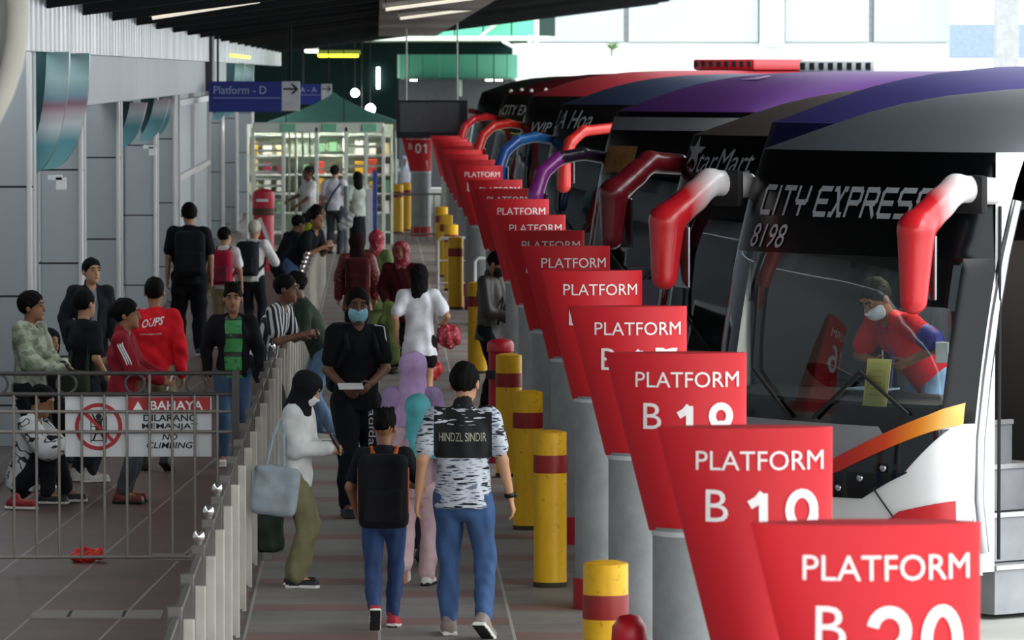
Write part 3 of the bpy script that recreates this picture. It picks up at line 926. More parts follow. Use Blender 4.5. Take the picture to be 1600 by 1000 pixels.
MB().tube([F_(.012)(.72, .86), F_(.012)(.86, .70), F_(.012)(.96, .58)], .006, 5).build('panel_seam', RUBBER, bus)
# bright post at the corner
b = MB(); b.tube([(1.235, fy(HW, z) + .055, z) for z in (.45, .8, 1.2, 1.6, 2.0, 2.4, 2.75)], .045, 8); b.build('corner_post', CHROME, bus, 60)
b = MB(); b.tube([(1.27, .64, z) for z in (.40, 1.2, 2.0, 2.72)], .012, 6); b.build('door_seal', RUBBER, bus)
# stairwell
ST = mat('step_grey', '#8f9094', .6, 0, .12, 5); SE = mat('step_edge', '#c9cacc', .35, .5)
for k, (x, z) in enumerate(((1.20, .34), (.94, .66), (.70, .96), (.48, 1.24))):
    b = MB(); z0 = z - .30
    b.use(ST).box((x - .34, 1.18, z - .16), (.66, 1.0 if k < 3 else .62, .31)); b.use(SE).box((x - .01, 1.18, z - .005), (.035, 1.0 if k < 3 else .62, .03))
    b.build('step', None, bus)
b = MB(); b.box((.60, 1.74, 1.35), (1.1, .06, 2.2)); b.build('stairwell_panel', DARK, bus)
b = MB(); b.tube([(1.15, 1.55, .9), (1.15, 1.60, 1.5), (.7, 1.62, 2.0)], .02, 8); b.build('grab_rail', CHROME, bus, 60)
b = MB(); b.box((1.0, 1.62, 1.3), (.05, .10, .9)); b.build('door_leaf', BLACK, bus)
MB().box((.2, 1.0, 2.665), (1.0, .5, .04), .01).build('added_saloon_lamp', mat('saloon_fill_glow', '#fff4e2', .4, emit=5.0), bus)  # added glowing panel, out of sight, to brighten the driver
# papers behind the glass
b = MB(); b.box((0, 0, 0), (.20, .006, .32)); q = b.build('permit_card', mat('card_yellow', '#d8d07a', .8), None)
fp = F_(-.05)(.63, 1.55)
q.parent = bus; q.location = fp; q.rotation_euler = (R(-10), 0, R(10))
q2 = MB().box((0, -.005, 0), (.16, .004, .27)).build('card_frame', mat('card_line', '#c6be66', .8), q)
for k in range(5): MB().box((0, -.009, .08 - k * .04), (.10 - .02 * (k % 2), .003, .008)).build('card_line', mat('card_ink', '#b79a3c', .8), q)

# the other coaches, each behind and beyond the last
b2 = coach('coach with brown roof and silver starred lettering across its brow', (2.81, 45.1, 0), -TH, '#4a413e', '#3c3a40', mirror='#7a1622')
front_word(b2, 'lettering', 'StarMart Ex', -.30, 2.86, .20, 1.22, shear=.22)
b = MB()
f = F_(.010)
star = []
for k in range(10):
    a = math.pi / 2 + k * math.pi / 5; r = .17 if k % 2 == 0 else .07
    star.append((-.90 + r * math.cos(a), 2.93 + r * math.sin(a) * .8))
Vp, Fp = poly_patch(star, f, .08); MB().add(Vp, Fp).build('star', mat('lettering_b9bcc0', '#b9bcc0', .5), b2)
bx = coach('coach with indigo domed roof squeezed behind the near grey-roofed coach', (3.2, 41.3, 0), -TH, '#3a3370', '#26262e', mask='#2b2656', mirror='#3a3370', left_mirror=False, right_mirror=False)
b3 = coach('purple coach with a grey band across its brow and purple arched mirror', (2.81, 60, 0), -TH, '#47235e', '#3a2a4a', mask='#0b080d', mirror='#8b2a86', mirror2='#2a1a30', shape='arch', cap_stripe='#7d7d82', left_mirror=False)
Vp, Fp = poly_patch([(-1.0, 2.42), (-.35, 2.42), (-.35, 2.70), (-1.0, 2.70)], F_(.01), .08); MB().add(Vp, Fp).build('destination_panel', mat('amber_panel', '#8a5a1c', .5, 0, .3, 14), b3)
Vp, Fp = poly_patch([(-.86, 3.07 - .62 + .0), (-.80, 2.62), (-.70, 2.50)], F_(.014), .05)
Vr, Fr = poly_patch([(-.16, 1.15), (.16, 1.15), (.05, 1.42), (-.05, 1.42)], Rf(.012), .05); MB().add(Vr, Fr).build('roof_mark', paint('#b48ac0'), b3)
b4 = coach('navy coach with slanting silver script and blue arched mirror', (2.81, 78, 0), -TH, '#1f2a42', '#20242c', mirror='#1f4f9a', mirror2='#2a6fb4', left_col='#d3291f', reach=(.78, .16), shape='arch', rooftop=('#d4d6d8', 5.6))
front_word(b4, 'lettering', 'LA Hoa', -.62, 2.86, .26, 1.05, shear=.35)
b5 = coach('coach with bright red roof, dark brow and red arched mirror', (2.81, 94.6, 0), -TH, '#8a1f28', '#3a1a20', mirror='#d3291f', shape='arch', rooftop=('#a8222c', 4.8))
front_word(b5, 'lettering', 'VVIP VIP', -.1, 2.55, .17, 1.1, shear=.3)
b6 = coach('maroon coach with small grey lettering and row of roof lamps', (2.81, 113.8, 0), -TH, '#5e1620', '#2a1216', mirror='#d8262c', shape='arch')
front_word(b6, 'lettering', 'CITY EXP', -.35, 2.75, .20, 1.1, shear=.2)
for k in range(5):
    MB().sphere(Rf(.02)(-1.0 + k * .42, .12 + .05 * (k % 2)), .04, 6).build('marker_lamp', mat('lamp_white', '#efe9dc', .3), b6, 50)
b7 = coach('farthest coach, dark green, half hidden by the signs', (2.81, 140, 0), -TH, '#2c3a2e', '#20261f', mirror='#b03040', shape='arch')
b8 = coach('purple roofed coach parked out in the open yard', (13.2, 74, .25), -TH, '#4a3572', '#d8d8dc', mirror='#4a3572', left_mirror=False, right_mirror=False)
for o_, k in ((bx, 1.045), (b3, 1.03), (b4, 1.02), (b5, 1.035), (b6, 1.02)): o_.scale = (1, 1, k)
# ------------------------------------------------------------------ the setting
def struct(name, mb, m=None, smooth=None):
    o = mb.build(name, m, None, smooth); o['kind'] = 'structure'; return o

# walkway paving: grey slabs with staggered red ones
m, t = newmat('walkway_slabs')
xs = t.xyz(t.coord('Object'))
cx = t.math('MULTIPLY', xs[0], 1 / .86); ry = t.math('MULTIPLY', xs[1], 1 / .47)
colid = t.math('FLOOR', cx)
ryo = t.math('ADD', ry, t.math('MULTIPLY', colid, 2.0))
rowid = t.math('FLOOR', ryo)
md = t.math('MODULO', t.math('ADD', rowid, 400), 4.0)
red = t.math('LESS_THAN', md, .5)
nz = t.noise(t.coord('Object', (1, 1, 1)), 1.3, 5, .6); n2 = t.noise(t.coord('Object'), 14, 3)
g = t.ramp(nz, [(.3, lin('#77736f')), (.7, lin('#96918c'))]); rd = t.ramp(nz, [(.3, lin('#7c605a')), (.7, lin('#93716a'))])
c = t.mix(red, g, rd)
gx = t.math('FRACT', cx); gy = t.math('FRACT', ryo)
lx = t.math('LESS_THAN', gx, .022); ly = t.math('LESS_THAN', gy, .04)
c = t.mix(ly, c, lin('#6a6662')); c = t.mix(lx, c, lin('#b8b4ac'))
c = t.mix(t.math('MULTIPLY', n2, .25), c, lin('#6e6a66'))
t.color(c); t.bsdf.inputs['Roughness'].default_value = .55
SLAB = m
m, t = newmat('brown_tiles')
xs = t.xyz(t.coord('Object', rot=(0, 0, R(3))))
gx = t.math('FRACT', t.math('MULTIPLY', xs[0], 1 / .60)); gy = t.math('FRACT', t.math('MULTIPLY', xs[1], 1 / .60))
nz = t.noise(t.coord('Object'), 1.1, 5, .6)
c = t.ramp(nz, [(.3, lin('#4a3834')), (.7, lin('#5f4841'))])
c = t.mix(t.math('LESS_THAN', gy, .03), c, lin('#3b3432')); c = t.mix(t.math('LESS_THAN', gx, .03), c, lin('#8a7d74'))
t.color(c); t.bsdf.inputs['Roughness'].default_value = .5
BROWN = m
m, t = newmat('yard_concrete')
nz = t.noise(t.coord('Object'), .6, 6, .6)
t.color(t.ramp(nz, [(.3, lin('#a9a8a2')), (.7, lin('#c4c2bb'))])); t.bsdf.inputs['Roughness'].default_value = .8
YARD = m
b = MB(); b.use(SLAB).box((.65, 90, -.05), (3.5, 180, .1)); struct('floor', b)
b = MB(); b.use(BROWN).box((-3.6, 70, -.052), (5.0, 140, .1)); struct('floor_waiting_area', b)
b = MB(); b.use(YARD).box((52.4, 130, -.06), (100, 300, .1)); b.box((-60, 130, -.07), (110, 300, .1)); struct('ground', b)
b = MB(); b.use(mat('kerb', '#8a8884', .8)).box((2.43, 90, -.02), (.16, 180, .1)); struct('trim_kerb', b)
b = MB(); b.use(mat('far_paving', '#b4b2aa', .7)).box((0, 195, -.045), (30, 110, .1)); struct('floor_concourse', b)

# canopy over the platform: sloping dark soffit on cross beams
SOF = mat('soffit_dark', '#17181a', .85, 0, .2, 1.0)
def canz(x): return 4.80 + .128 * x
XR = 5.0                       # near edge of the canopy; it widens over the yard beyond the far coaches
def soffit(b, xa, xb, y0, y1):
    b.add([(xa, y0, canz(xa)), (xb, y0, canz(xb)), (xb, y1, canz(xb)), (xa, y1, canz(xa)), (xa, y0, canz(xa) + .25), (xb, y0, canz(xb) + .25), (xb, y1, canz(xb) + .25), (xa, y1, canz(xa) + .25)],
          [(0, 1, 2, 3), (7, 6, 5, 4), (0, 4, 5, 1), (1, 5, 6, 2), (2, 6, 7, 3), (3, 7, 4, 0)])
b = MB(); b.use(SOF); soffit(b, -3.4, XR, 11, 172); struct('ceiling', b)
b = MB(); b.use(SOF); soffit(b, XR, 8.6, 112, 172); struct('ceiling_yard_side', b)
slope = math.atan(.128)
yb = 13.0
while yb < 172:
    rot = Matrix.Rotation(-slope, 3, 'Y')
    xe = 8.6 if yb > 112 else XR
    b = MB(); b.use(SOF).box(((xe - 3.4) / 2, yb, canz((xe - 3.4) / 2) - .12), (xe + 3.4, .16, .24), 0, rot)
    o = b.build('ceiling_beam'); o['kind'] = 'structure'
    yb += 6.2
# ribbed grey duct boards under the canopy
b = MB(); b.use(mat('grey_board', '#8f8784', .7, 0, .15, 3)).box((.78, 106, 4.62), (1.50, 74, .06))
for i in range(60): b.box((.78, 69.6 + i * 1.24, 4.56), (1.50, .10, .08))
struct('ceiling_board', b)
# tube lamps
TUBE = mat('tube_lit', '#fff6e4', .4, emit=0.25); CASE = mat('lamp_case', '#d8d2c4', .5)
def tube_lamp(x0, y, z, L, label, tilt=0.0, ry=0):
    o = empty('tube_lamp', (x0, y, z), ry, label, 'lamp', 'tube lamps under the canopy')
    rot = Matrix.Rotation(-tilt, 3, 'Y')
    b = MB(); b.box((0, 0, .05), (L, .12, .06), .01, rot); b.build('housing', CASE, o)
    a = rot @ Vector((-L / 2 + .04, 0, 0)); c = rot @ Vector((L / 2 - .04, 0, 0))
    MB().tube([a, c], .022, 8).build('tube', TUBE, o)
    for p in (a, c): MB().tube([p + Vector((0, 0, .06)), p + Vector((0, 0, .40))], .008, 5).build('hanger', DARK, o)
    return o
tube_lamp(-2.02, 65, 4.33, 1.36, 'unlit looking cream tube lamp hung under the dark canopy above the cladding', math.atan(.158))
tube_lamp(.66, 70, 4.46, 1.2, 'tube lamp under the grey ribbed ceiling boards, nearer one', slope)
tube_lamp(.9, 84, 4.48, 1.2, 'tube lamp under the grey ribbed ceiling boards, deeper in', slope)

# left side: cladding, lintel boxes, pillars, wall
m, t = newmat('ribbed_cladding')
xs = t.xyz(t.coord('Object'))
w = t.math('SINE', t.math('MULTIPLY', xs[1], 9.0)); w2 = t.math('SINE', t.math('MULTIPLY', xs[1], 2.3))
nz = t.noise(t.coord('Object', (1, .8, .3)), 2.0, 4)
f0 = t.math('ADD', t.math('ADD', t.math('MULTIPLY', w, .12), t.math('MULTIPLY', w2, .10)), nz)
t.color(t.ramp(f0, [(.25, lin('#66686c')), (.5, lin('#929497')), (.75, lin('#b9bbbd'))]))
t.bsdf.inputs['Metallic'].default_value = .55; t.bsdf.inputs['Roughness'].default_value = .32; t.bump(w, .5, .04)
CLAD = m
ACP = mat('grey_panel', '#a4aaad', .45, .15, .05, .8)
ACPD = mat('grey_panel_dark', '#5a5f62', .5, .2, .08, .8)
EDGE = mat('panel_edge', '#d9d8d6', .3, .3, .05, 2)
DKJ = mat('joint_dark', '#1d2022', .8)
b = MB(); b.use(CLAD).box((-3.06, 62, 4.10), (.12, 92, .64)); struct('wall_fascia', b)
b = MB(); b.use(CLAD).box((-3.06, 140, 4.08), (.12, 64, .60)); struct('wall_fascia_far', b)
def strip_panels(y0, y1, z0, z1, n, x):
    L = (y1 - y0) / n
    b = MB()
    for i in range(n):
        b.use(ACP).box((x, y0 + L * (i + .5), (z0 + z1) / 2), (.30, L - .05, z1 - z0), .01)
    b.use(DKJ).box((x - .04, (y0 + y1) / 2, (z0 + z1) / 2), (.28, y1 - y0, z1 - z0 - .02))
    return b
struct('wall_lintel', strip_panels(56.5, 112, 3.24, 3.79, 4, -3.22))
WALLM = mat('wall_panel', '#9aa0a3', .55, .1, .06, .7)
b = MB(); b.use(WALLM).box((-4.15, 88, 2.0), (.2, 150, 4.0))
struct('wall_left', b)
for i, (yy, L) in enumerate(((47, 2.6), (63.5, 2.0), (74, 2.4), (98, 3.0))):
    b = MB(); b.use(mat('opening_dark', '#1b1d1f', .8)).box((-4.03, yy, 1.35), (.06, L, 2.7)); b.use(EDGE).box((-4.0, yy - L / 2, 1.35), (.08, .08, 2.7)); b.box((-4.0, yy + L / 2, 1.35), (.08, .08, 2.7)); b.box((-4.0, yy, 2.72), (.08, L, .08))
    struct('door_%d' % (i + 1), b)
def pillar(y, xr=-3.15, wdt=.46, top=3.8, label=None):
    b = MB()
    b.use(ACP).box((xr - wdt / 2, y, top / 2), (wdt, .50, top), .02)
    b.use(EDGE).box((xr - .03, y - .20, top / 2), (.05, .14, top), .015); b.box((xr + .004, y, top / 2), (.012, .34, top))
    for z in (.55, 1.55, 2.55): b.use(DKJ).box((xr - wdt / 2 - .01, y - .003, z), (wdt + .02, .50, .018))
    o = b.build('pillar'); o['kind'] = 'structure'
for y in (41.5, 50.6, 59.3, 67.8, 79.0, 86.5, 113, 124.5, 140):
    pillar(y)
b = MB(); b.use(ACPD).box((-3.12, 99, 4.0), (.36, 1.2, 1.5), .02); o = b.build('pillar'); o['kind'] = 'structure'
# glazed screen between two pillars
b = MB()
for yy in (88, 95, 104): b.use(EDGE).box((-3.2, yy, 1.9), (.10, .16, 3.3))
for z in (.2, 1.9, 3.1): b.box((-3.2, 96, z), (.10, 16, .10))
b.use(ACP).box((-3.24, 96, 1.0), (.05, 16, 1.7)); b.use(ACP).box((-3.24, 96, 2.5), (.05, 16, 1.2))
struct('window_1', b)
# step along the wall
b = MB(); b.use(mat('plinth', '#5a5350', .6)).box((-3.75, 80, .09), (.9, 110, .18)); struct('trim_plinth', b)

# curved fins
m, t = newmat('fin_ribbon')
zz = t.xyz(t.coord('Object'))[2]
t.color(t.ramp(t.math('MULTIPLY', t.math('ADD', zz, 1.25), .8), [(0, lin('#7fb0b4')), (.30, lin('#5f9ba3')), (.44, lin('#c9d0d2')), (.54, lin('#b8a6ae')), (.60, lin('#8f6a76')), (.66, lin('#7c9aa8')), (.8, lin('#a7c3c4')), (1, lin('#8fb3b4'))]))  # teal and pink reflection bands painted into the ribbon colour
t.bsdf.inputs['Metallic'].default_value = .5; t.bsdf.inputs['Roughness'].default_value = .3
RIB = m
TEAL = mat('fin_teal', '#1d4a4d', .5, 0, .1, 2)
for i, ppm in enumerate((167, 156, 123, 111, 108, 77, 72, 67)):
    Y = YP(ppm); lab = ['nearest', 'second', 'third', 'fourth', 'fifth', 'sixth', 'seventh', 'farthest'][i]
    low = 2 <= i <= 5; a_s = .52 if low else 0.0
    o = empty('curved_fin', (-3.32, Y, 3.785), 0, '%s curved teal fin with silver ribbon edge on the pillar wall' % lab, 'fin', 'curved fins along the pillar wall')
    n = 16; w0, h0 = .45, 1.16
    def arc(k, dw=0.0, dh=0.0):
        a = a_s + (math.pi / 2 - a_s) * k / n
        return ((w0 + dw) * math.cos(a) ** .8, -(h0 + dh) * math.sin(a))
    b = MB(); pts = [arc(k, -.19, -.03) for k in range(n + 1)]
    vs = [(0, y_, 0) for y_ in (-.08, .08)]
    rows = [[(0, -.10, p[1]), (p[0], -.10, p[1]), (p[0], .10, p[1]), (0, .10, p[1])] for p in pts]
    b.ring(rows); b.build('plate', TEAL, o)
    b = MB(); rows = []
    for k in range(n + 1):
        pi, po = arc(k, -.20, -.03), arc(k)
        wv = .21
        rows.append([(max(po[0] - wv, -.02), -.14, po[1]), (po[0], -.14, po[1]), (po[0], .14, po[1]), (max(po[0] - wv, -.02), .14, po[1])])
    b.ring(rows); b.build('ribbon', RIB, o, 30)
    if i in (1, 3):
        b = MB(); b.box((.16, -.05, -1.30), (.10, .08, .12)); b.box((.10, -.05, -1.24), (.14, .08, .05)); b.build('lamp', mat('white_fixture', '#eeeeec', .5), o)
# handrail board on the wall
# round mirror on a pole, partly out of the frame
o = empty('convex_mirror', (-1.78, 17.2, 0), 0, 'big round traffic mirror with pale rim on a pole, half out of view', 'mirror')
b = MB(); b.lathe([(.001, -.05), (.35, -.035), (.62, 0), (.64, .03), (.001, .05)], (0, 0, 3.79), 48, (0, 1, 0)); b.build('mirror_face', mat('mirror_dull', '#6a6964', .5, .2, .1, 1.5), o, 40)
b = MB(); rows = []
for k in range(49):
    a = 2 * math.pi * k / 48; rows.append((.665 * math.cos(a), -.02, 3.79 + .665 * math.sin(a)))
b.tube(rows, .035, 10); b.build('rim', mat('rim_pale', '#b4b0a6', .5), o, 50)
b = MB(); b.tube([(0, .08, 0), (0, .08, 3.9)], .04, 12); b.build('pole', mat('galvanised', '#9a9c9c', .5, .5), o, 50)

# ------------------------------------------------------------------ platform signs
SR = mat('sign_red', '#cd1e28', .5, 0, .03, 1.5, spec=.3)
SRB = mat('sign_red_top', '#a31a22', .5, 0, .05, 2)
WHT = mat('sign_white', '#f6eeec', .5, 0, .02, 4)
m, t = newmat('pole_grey')
v = t.coord('Object'); nz = t.noise(v, 3.0, 6, .65)
t.color(t.ramp(nz, [(.3, lin('#8c8f90')), (.7, lin('#a9abab'))])); t.bsdf.inputs['Roughness'].default_value = .55; t.bsdf.inputs['Metallic'].default_value = .25
POLE = m
COLR = mat('collar_red', '#b5121f', .4)
SH = .86; PR = .23
ZB, ZT = 1.41, 2.27
def edges(v): return -PR - .005 - .215 * v, PR + .005
def lens_pt(x, v, s=1):
    """x across in metres, v up 0..1; a board that bulges round the pole, its left edge flaring out"""
    l, r = edges(v); u = (2 * x - l - r) / (r - l)
    sag = .20 - .08 * v
    return Vector((x, -s * sag * max(0.0, 1 - abs(u) ** 2.0) ** .8, ZB + SH * v))
def platform_sign(num, x, y, rz, label):
    o = empty('platform_sign', (x, y, 0), rz, label, 'sign', 'red platform signs along the bay edge')
    b = MB(); b.use(SR); n = 20; rows = []
    for j in range(9):
        v = j / 8
        l, r = edges(v); xs_ = [(l + r) / 2 - (r - l) / 2 * math.cos(math.pi * k / n) for k in range(n + 1)]
        rows.append([lens_pt(q, v, 1) for q in xs_] + [lens_pt(q, v, -1) for q in xs_[-2:0:-1]])
    b.ring(rows); bd = b.build('board', None, o, 35)
    MB().lathe([(PR - .012, 0), (PR - .012, ZB + .02)], (0, 0, 0), 28).build('pole', POLE, o, 50)
    MB().lathe([(PR, 0), (PR, .20), (PR - .02, .215)], (0, 0, 0), 28).build('collar', COLR, o, 50)
    MB().lathe([(PR - .006, ZB - .02), (PR - .006, ZB + .004)], (0, 0, 0), 28).build('clamp', mat('clamp_white', '#cfcfcf', .4), o, 50)
    def fn(cx, cz, off=.006):
        def g(a, c):
            z = cz + c; vv = (z - ZB) / SH; l, r = edges(vv)
            x_ = max(l + .004, min(r - .004, cx + a)); p = lens_pt(x_, vv, 1); p.y -= off; return p
        return g
    word('lettering', 'PLATFORM', fn(-.055, ZT - .125), WHT, o, .075, .50)
    word('lettering', 'B', fn(-.225, ZT - .30), WHT, o, .125, .085)
    Vd, Fd = digit_word('%02d' % num, .225); fd = fn(.025, ZT - .345); MB().add([fd(*q) for q in Vd], Fd).build('number', WHT, o)
    return o
SROT = R(3)
def sign_depth(k):
    return 3.14 + (20 - k) if k >= 10 else 15.14 + (9 - k)
for k in range(2, 21):
    d = sign_depth(k); Y = 5.16 * d
    jig = random.uniform(-.02, .02); jr = R(random.uniform(-4, 4))
    dz = {19: -.05, 18: -.025, 17: -.02, 14: -.03, 13: -.03}.get(k, 0)
    q_ = platform_sign(k, 1.545 + jig * .5, Y, SROT + jr, 'red platform sign reading B %02d on a grey pole' % k)
    q_.location.z = dz
o1 = platform_sign(1, .95, 120.5, R(-3), 'lone red platform sign reading B 01 on a grey pole beside yellow bollards')
MB().box((.03, -.125, 1.56), (.24, .02, .20), .01).build('notice', mat('notice_white', '#f1efec', .6), o1)
MB().box((-.03, -.11, 1.24), (.17, .03, .24), .005).build('notice', mat('notice_yellow', '#d6d46a', .6), o1)

# ------------------------------------------------------------------ bollards
m, t = newmat('bollard_yellow')
v = t.coord('Object'); z = t.xyz(v)[2]
nz = t.noise(t.coord('Object', (1, 1, .35)), 9, 5, .6); n2 = t.noise(v, 26, 3)
c = t.ramp(nz, [(.25, lin('#e0a80c')), (.7, lin('#f2bd12'))])
c = t.mix(t.math('MULTIPLY', t.math('GREATER_THAN', n2, .66), .55), c, lin('#a2780f'))
t.color(c); t.bsdf.inputs['Roughness'].default_value = .4
YEL = m
BAND = mat('bollard_band', '#8e1a16', .45, 0, .12, 8)
def bollard_proto():
    o = empty('bollard', (0, 0, 0))
    r = .116
    MB().lathe([(r, 0), (r, 1.08)], (0, 0, 0), 32).build('post', YEL, o, 50)
    MB().lathe([(r - .004, 1.072), (r - .002, 1.084), (r - .05, 1.096), (.001, 1.10)], (0, 0, 0), 32).build('cap', mat('bollard_cap', '#d9a417', .45, 0, .2, 20), o, 40)
    MB().lathe([(r + .002, .80), (r + .003, .81), (r + .003, .915), (r + .002, .925)], (0, 0, 0), 32).build('band', BAND, o, 50)
    MB().lathe([(r + .002, 0), (r + .004, .03), (r + .002, .035)], (0, 0, 0), 32).build('base_ring', mat('base_dirt', '#3a3020', .8), o, 50)
    return o
BP = bollard_proto()
blist = [(947, 306, 'nearest yellow bollard with maroon band, in front of the grey sign poles'),
         (860, 224, 'yellow bollard with black chipped paint at its foot, before the B 16 pole'),
         (825, 199, 'yellow bollard with maroon band, middle one of the close set of three'),
         (795, 176, 'yellow bollard standing next to the red hydrant'),
         (746, 131, 'yellow bollard hidden behind the man in the dark jacket'),
         (712, 103, 'yellow bollard by the low white barrier, tallest looking of the far stack'),
         (705, 95, 'second yellow bollard of the far stack by the low white barrier'),
         (697, 89, 'third yellow bollard of the far stack beyond the low white barrier'),
         (690, 84, 'farthest yellow bollard of the row along the platform edge'),
         (622, 70, 'yellow bollard left of the lone B 01 sign pole, the one further out'),
         (636, 69, 'yellow bollard close against the lone B 01 sign pole')]
for i, (px, ppm, lab) in enumerate(blist):
    o = BP if i == 0 else copy_tree(BP)
    o.location = ((px - 590) / ppm, YP(ppm), 0)
    tag(o, lab, 'bollard', 'yellow bollards at the bay edge')
# red hydrant behind the third bollard and red dome stop
o = empty('hydrant', (1.13, 50.6, 0), 0, 'red hydrant post standing behind a yellow bollard', 'hydrant')
MB().lathe([(.13, 0), (.13, .08), (.11, .10), (.11, 1.02), (.125, 1.03), (.125, 1.10), (.10, 1.13), (.001, 1.15)], (0, 0, 0), 24).build('post', mat('hydrant_red', '#b3182a', .4), o, 40)
MB().box((-.02, -.14, .82), (.24, .06, .08), .01).build('bracket', RUBBER, o)
o = empty('hydrant', (1.225, YP(322), 0), 0, 'red domed hydrant post showing between the nearest bollard and the B 18 pole', 'hydrant')
MB().lathe([(.09, 0), (.09, .06), (.075, .08), (.075, .80), (.09, .82), (.085, .90), (.05, .95), (.001, .96)], (0, 0, 0), 24).build('post', COLR, o, 50)
MB().lathe([(.079, .70), (.079, .74)], (0, 0, 0), 24).build('ring', mat('hydrant_ring', '#8f0f1a', .4), o, 50)

# ------------------------------------------------------------------ railing between waiting area and walkway
RP = mat('rail_post', '#6b6763', .5, .3, .1, 6); RB_ = mat('rail_bar', '#c2bdb2', .45, .25, .1, 6); RC = mat('rail_chrome', '#eceae6', .18, .9)
rl = empty('railing', (-.97, 22, 0), 0, 'long grey metal railing with pale bars and shiny ball finials beside the walkway', 'railing')
y = 24.6
while y < 94:
    b = MB(); b.use(RP).box((-.005, y - 22, .52), (.070, .06, 1.04), .006); b.box((0, y - 22, .01), (.13, .13, .02))
    p = b.build('post', None, rl)
    if (29 < y < 34) or y > 50:
        b = MB(); b.use(RP).lathe([(.018, 0), (.018, .03)], (.0, y - 22, 1.04), 10); b.use(RC).sphere((.0, y - 22, 1.085), .034, 8)
        b.build('finial', None, p, 50)
    b = MB()
    b.box((0, y - 22 + .86, .98), (.03, 1.66, .025)); b.box((0, y - 22 + .86, .14), (.03, 1.66, .025))
    b.build('rail', RP, rl)
    MB().use(RB_).box((.062, y - 22, .49), (.058, .03, .98), .008).build('slat', None, p)
    y += 1.72

# cross fence with the warning board
FB = mat('fence_bar', '#8f8880', .45, .4, .1, 8); FD = mat('fence_rail', '#4c4845', .5, .3)
YF = YP(218)
fn_ = empty('fence', (-1.0, YF, 0), 0, 'thin barred metal fence with rings along its top carrying the warning board', 'fence')
b = MB()
for z in (1.44, 1.29): b.tube([(-2.6, 0, z), (0, 0, z)], .016, 8)
b.build('top_rail', FD, fn_, 50)
b = MB()
for z in (1.165, 1.02, .12): b.tube([(-2.6, 0, z), (0, 0, z)], .012, 8)
b.build('rail', FB, fn_, 50)
for i in range(16):
    x = -2.58 + i * .162
    MB().tube([(x, -.005, .12), (x, -.005, 1.29 if i % 4 else 1.44)], .010, 6).build('bar', FB, fn_, 50)
for x in (-2.2, -1.72, -1.23, -.74, -.30):
    b = MB(); b.tube([(x + .07 * math.cos(a), 0, 1.365 + .07 * math.sin(a)) for a in [2 * math.pi * q / 24 for q in range(25)]], .010, 6); b.build('ring', FD, fn_, 50)
for x in (-2.62, -.02):
    MB().box((x, 0, .73), (.05, .05, 1.46)).build('post', FD, fn_)
wb = empty('warning_board', (at(219, 0, 216).x, YF + .035, 0), 0, 'white Malay no climbing board with red ring hung on the thin fence', 'sign')
zc = 3.6 - (661.5 - 112) / 216
MB().box((0, 0, zc), (1.05, .014, .435), .004).build('board', mat('board_white', '#dcdcdc', .5, 0, .05, 3), wb)
def bf(cx, cz): return lambda a, c: Vector((cx + a, -.010, zc + cz + c))
RDM = mat('warning_red', '#b01e24', .5); BLK = mat('ink_black', '#1a1a1c', .6)
b = MB().box((.215, -.010, .152), (.60, .004, .118)); [None]
b.v = [(x, y_, z + zc) for x, y_, z in b.v]; b.build('red_panel', RDM, wb)
word('lettering', 'BAHAYA', lambda a, c: Vector((.275 + a, -.014, zc + .152 + c)), WHT, wb, .065, .38, bold=.02)
word('lettering', 'DILARANG', bf(.225, .062), BLK, wb, .050, .38, bold=.02)
word('lettering', 'MEMANJAT', bf(.225, -.002), BLK, wb, .050, .40, bold=.02)
word('lettering', 'NO', bf(.225, -.075), BLK, wb, .045, .11, bold=.01, shear=.2)
word('lettering', 'CLIMBING', bf(.225, -.135), BLK, wb, .045, .33, bold=.01, shear=.2)
b = MB(); b.add([(-.04 - .0, -.014, zc + .118), (.035, -.014, zc + .118), (-.0025, -.014, zc + .182)], [(0, 1, 2)]); b.build('triangle', WHT, wb)
b = MB()
for q in range(40):
    a0, a1 = 2 * math.pi * q / 40, 2 * math.pi * (q + 1) / 40
    c = lambda r, a: (-.285 + r * math.cos(a), -.012, zc + .0 + r * math.sin(a))
    b.add([c(.142, a0), c(.170, a0), c(.170, a1), c(.142, a1)], [(0, 1, 2, 3)])
a = math.pi * .75
dx, dz_ = math.cos(a), math.sin(a); nx, nz_ = -dz_ * .013, dx * .013
b.add([(-.285 + dx * .15 + nx, -.013, zc + dz_ * .15 + nz_), (-.285 + dx * .15 - nx, -.013, zc + dz_ * .15 - nz_), (-.285 - dx * .15 - nx, -.013, zc - dz_ * .15 - nz_), (-.285 - dx * .15 + nx, -.013, zc - dz_ * .15 + nz_)], [(0, 1, 2, 3)])
b.build('ring_symbol', RDM, wb)
b = MB()
for z in (-.10, -.05, 0, .05): b.box((-.285, -.0095, zc + z), (.11, .002, .006))
for x in (-.34, -.23): b.box((x, -.0095, zc - .02), (.006, .002, .19))
b.box((-.285, -.0095, zc + .0), (.045, .002, .09)); b.sphere((-.285, -.0095, zc + .072), .022, 6, (1, .1, 1))
for sx in (-1, 1): b.tube([(-.285 + sx * .02, -.0095, zc + .04), (-.285 + sx * .045, -.0095, zc + .09)], .006, 5); b.tube([(-.285 + sx * .015, -.0095, zc - .04), (-.285 + sx * .04, -.0095, zc - .10)], .007, 5)
b.build('climber_symbol', BLK, wb)

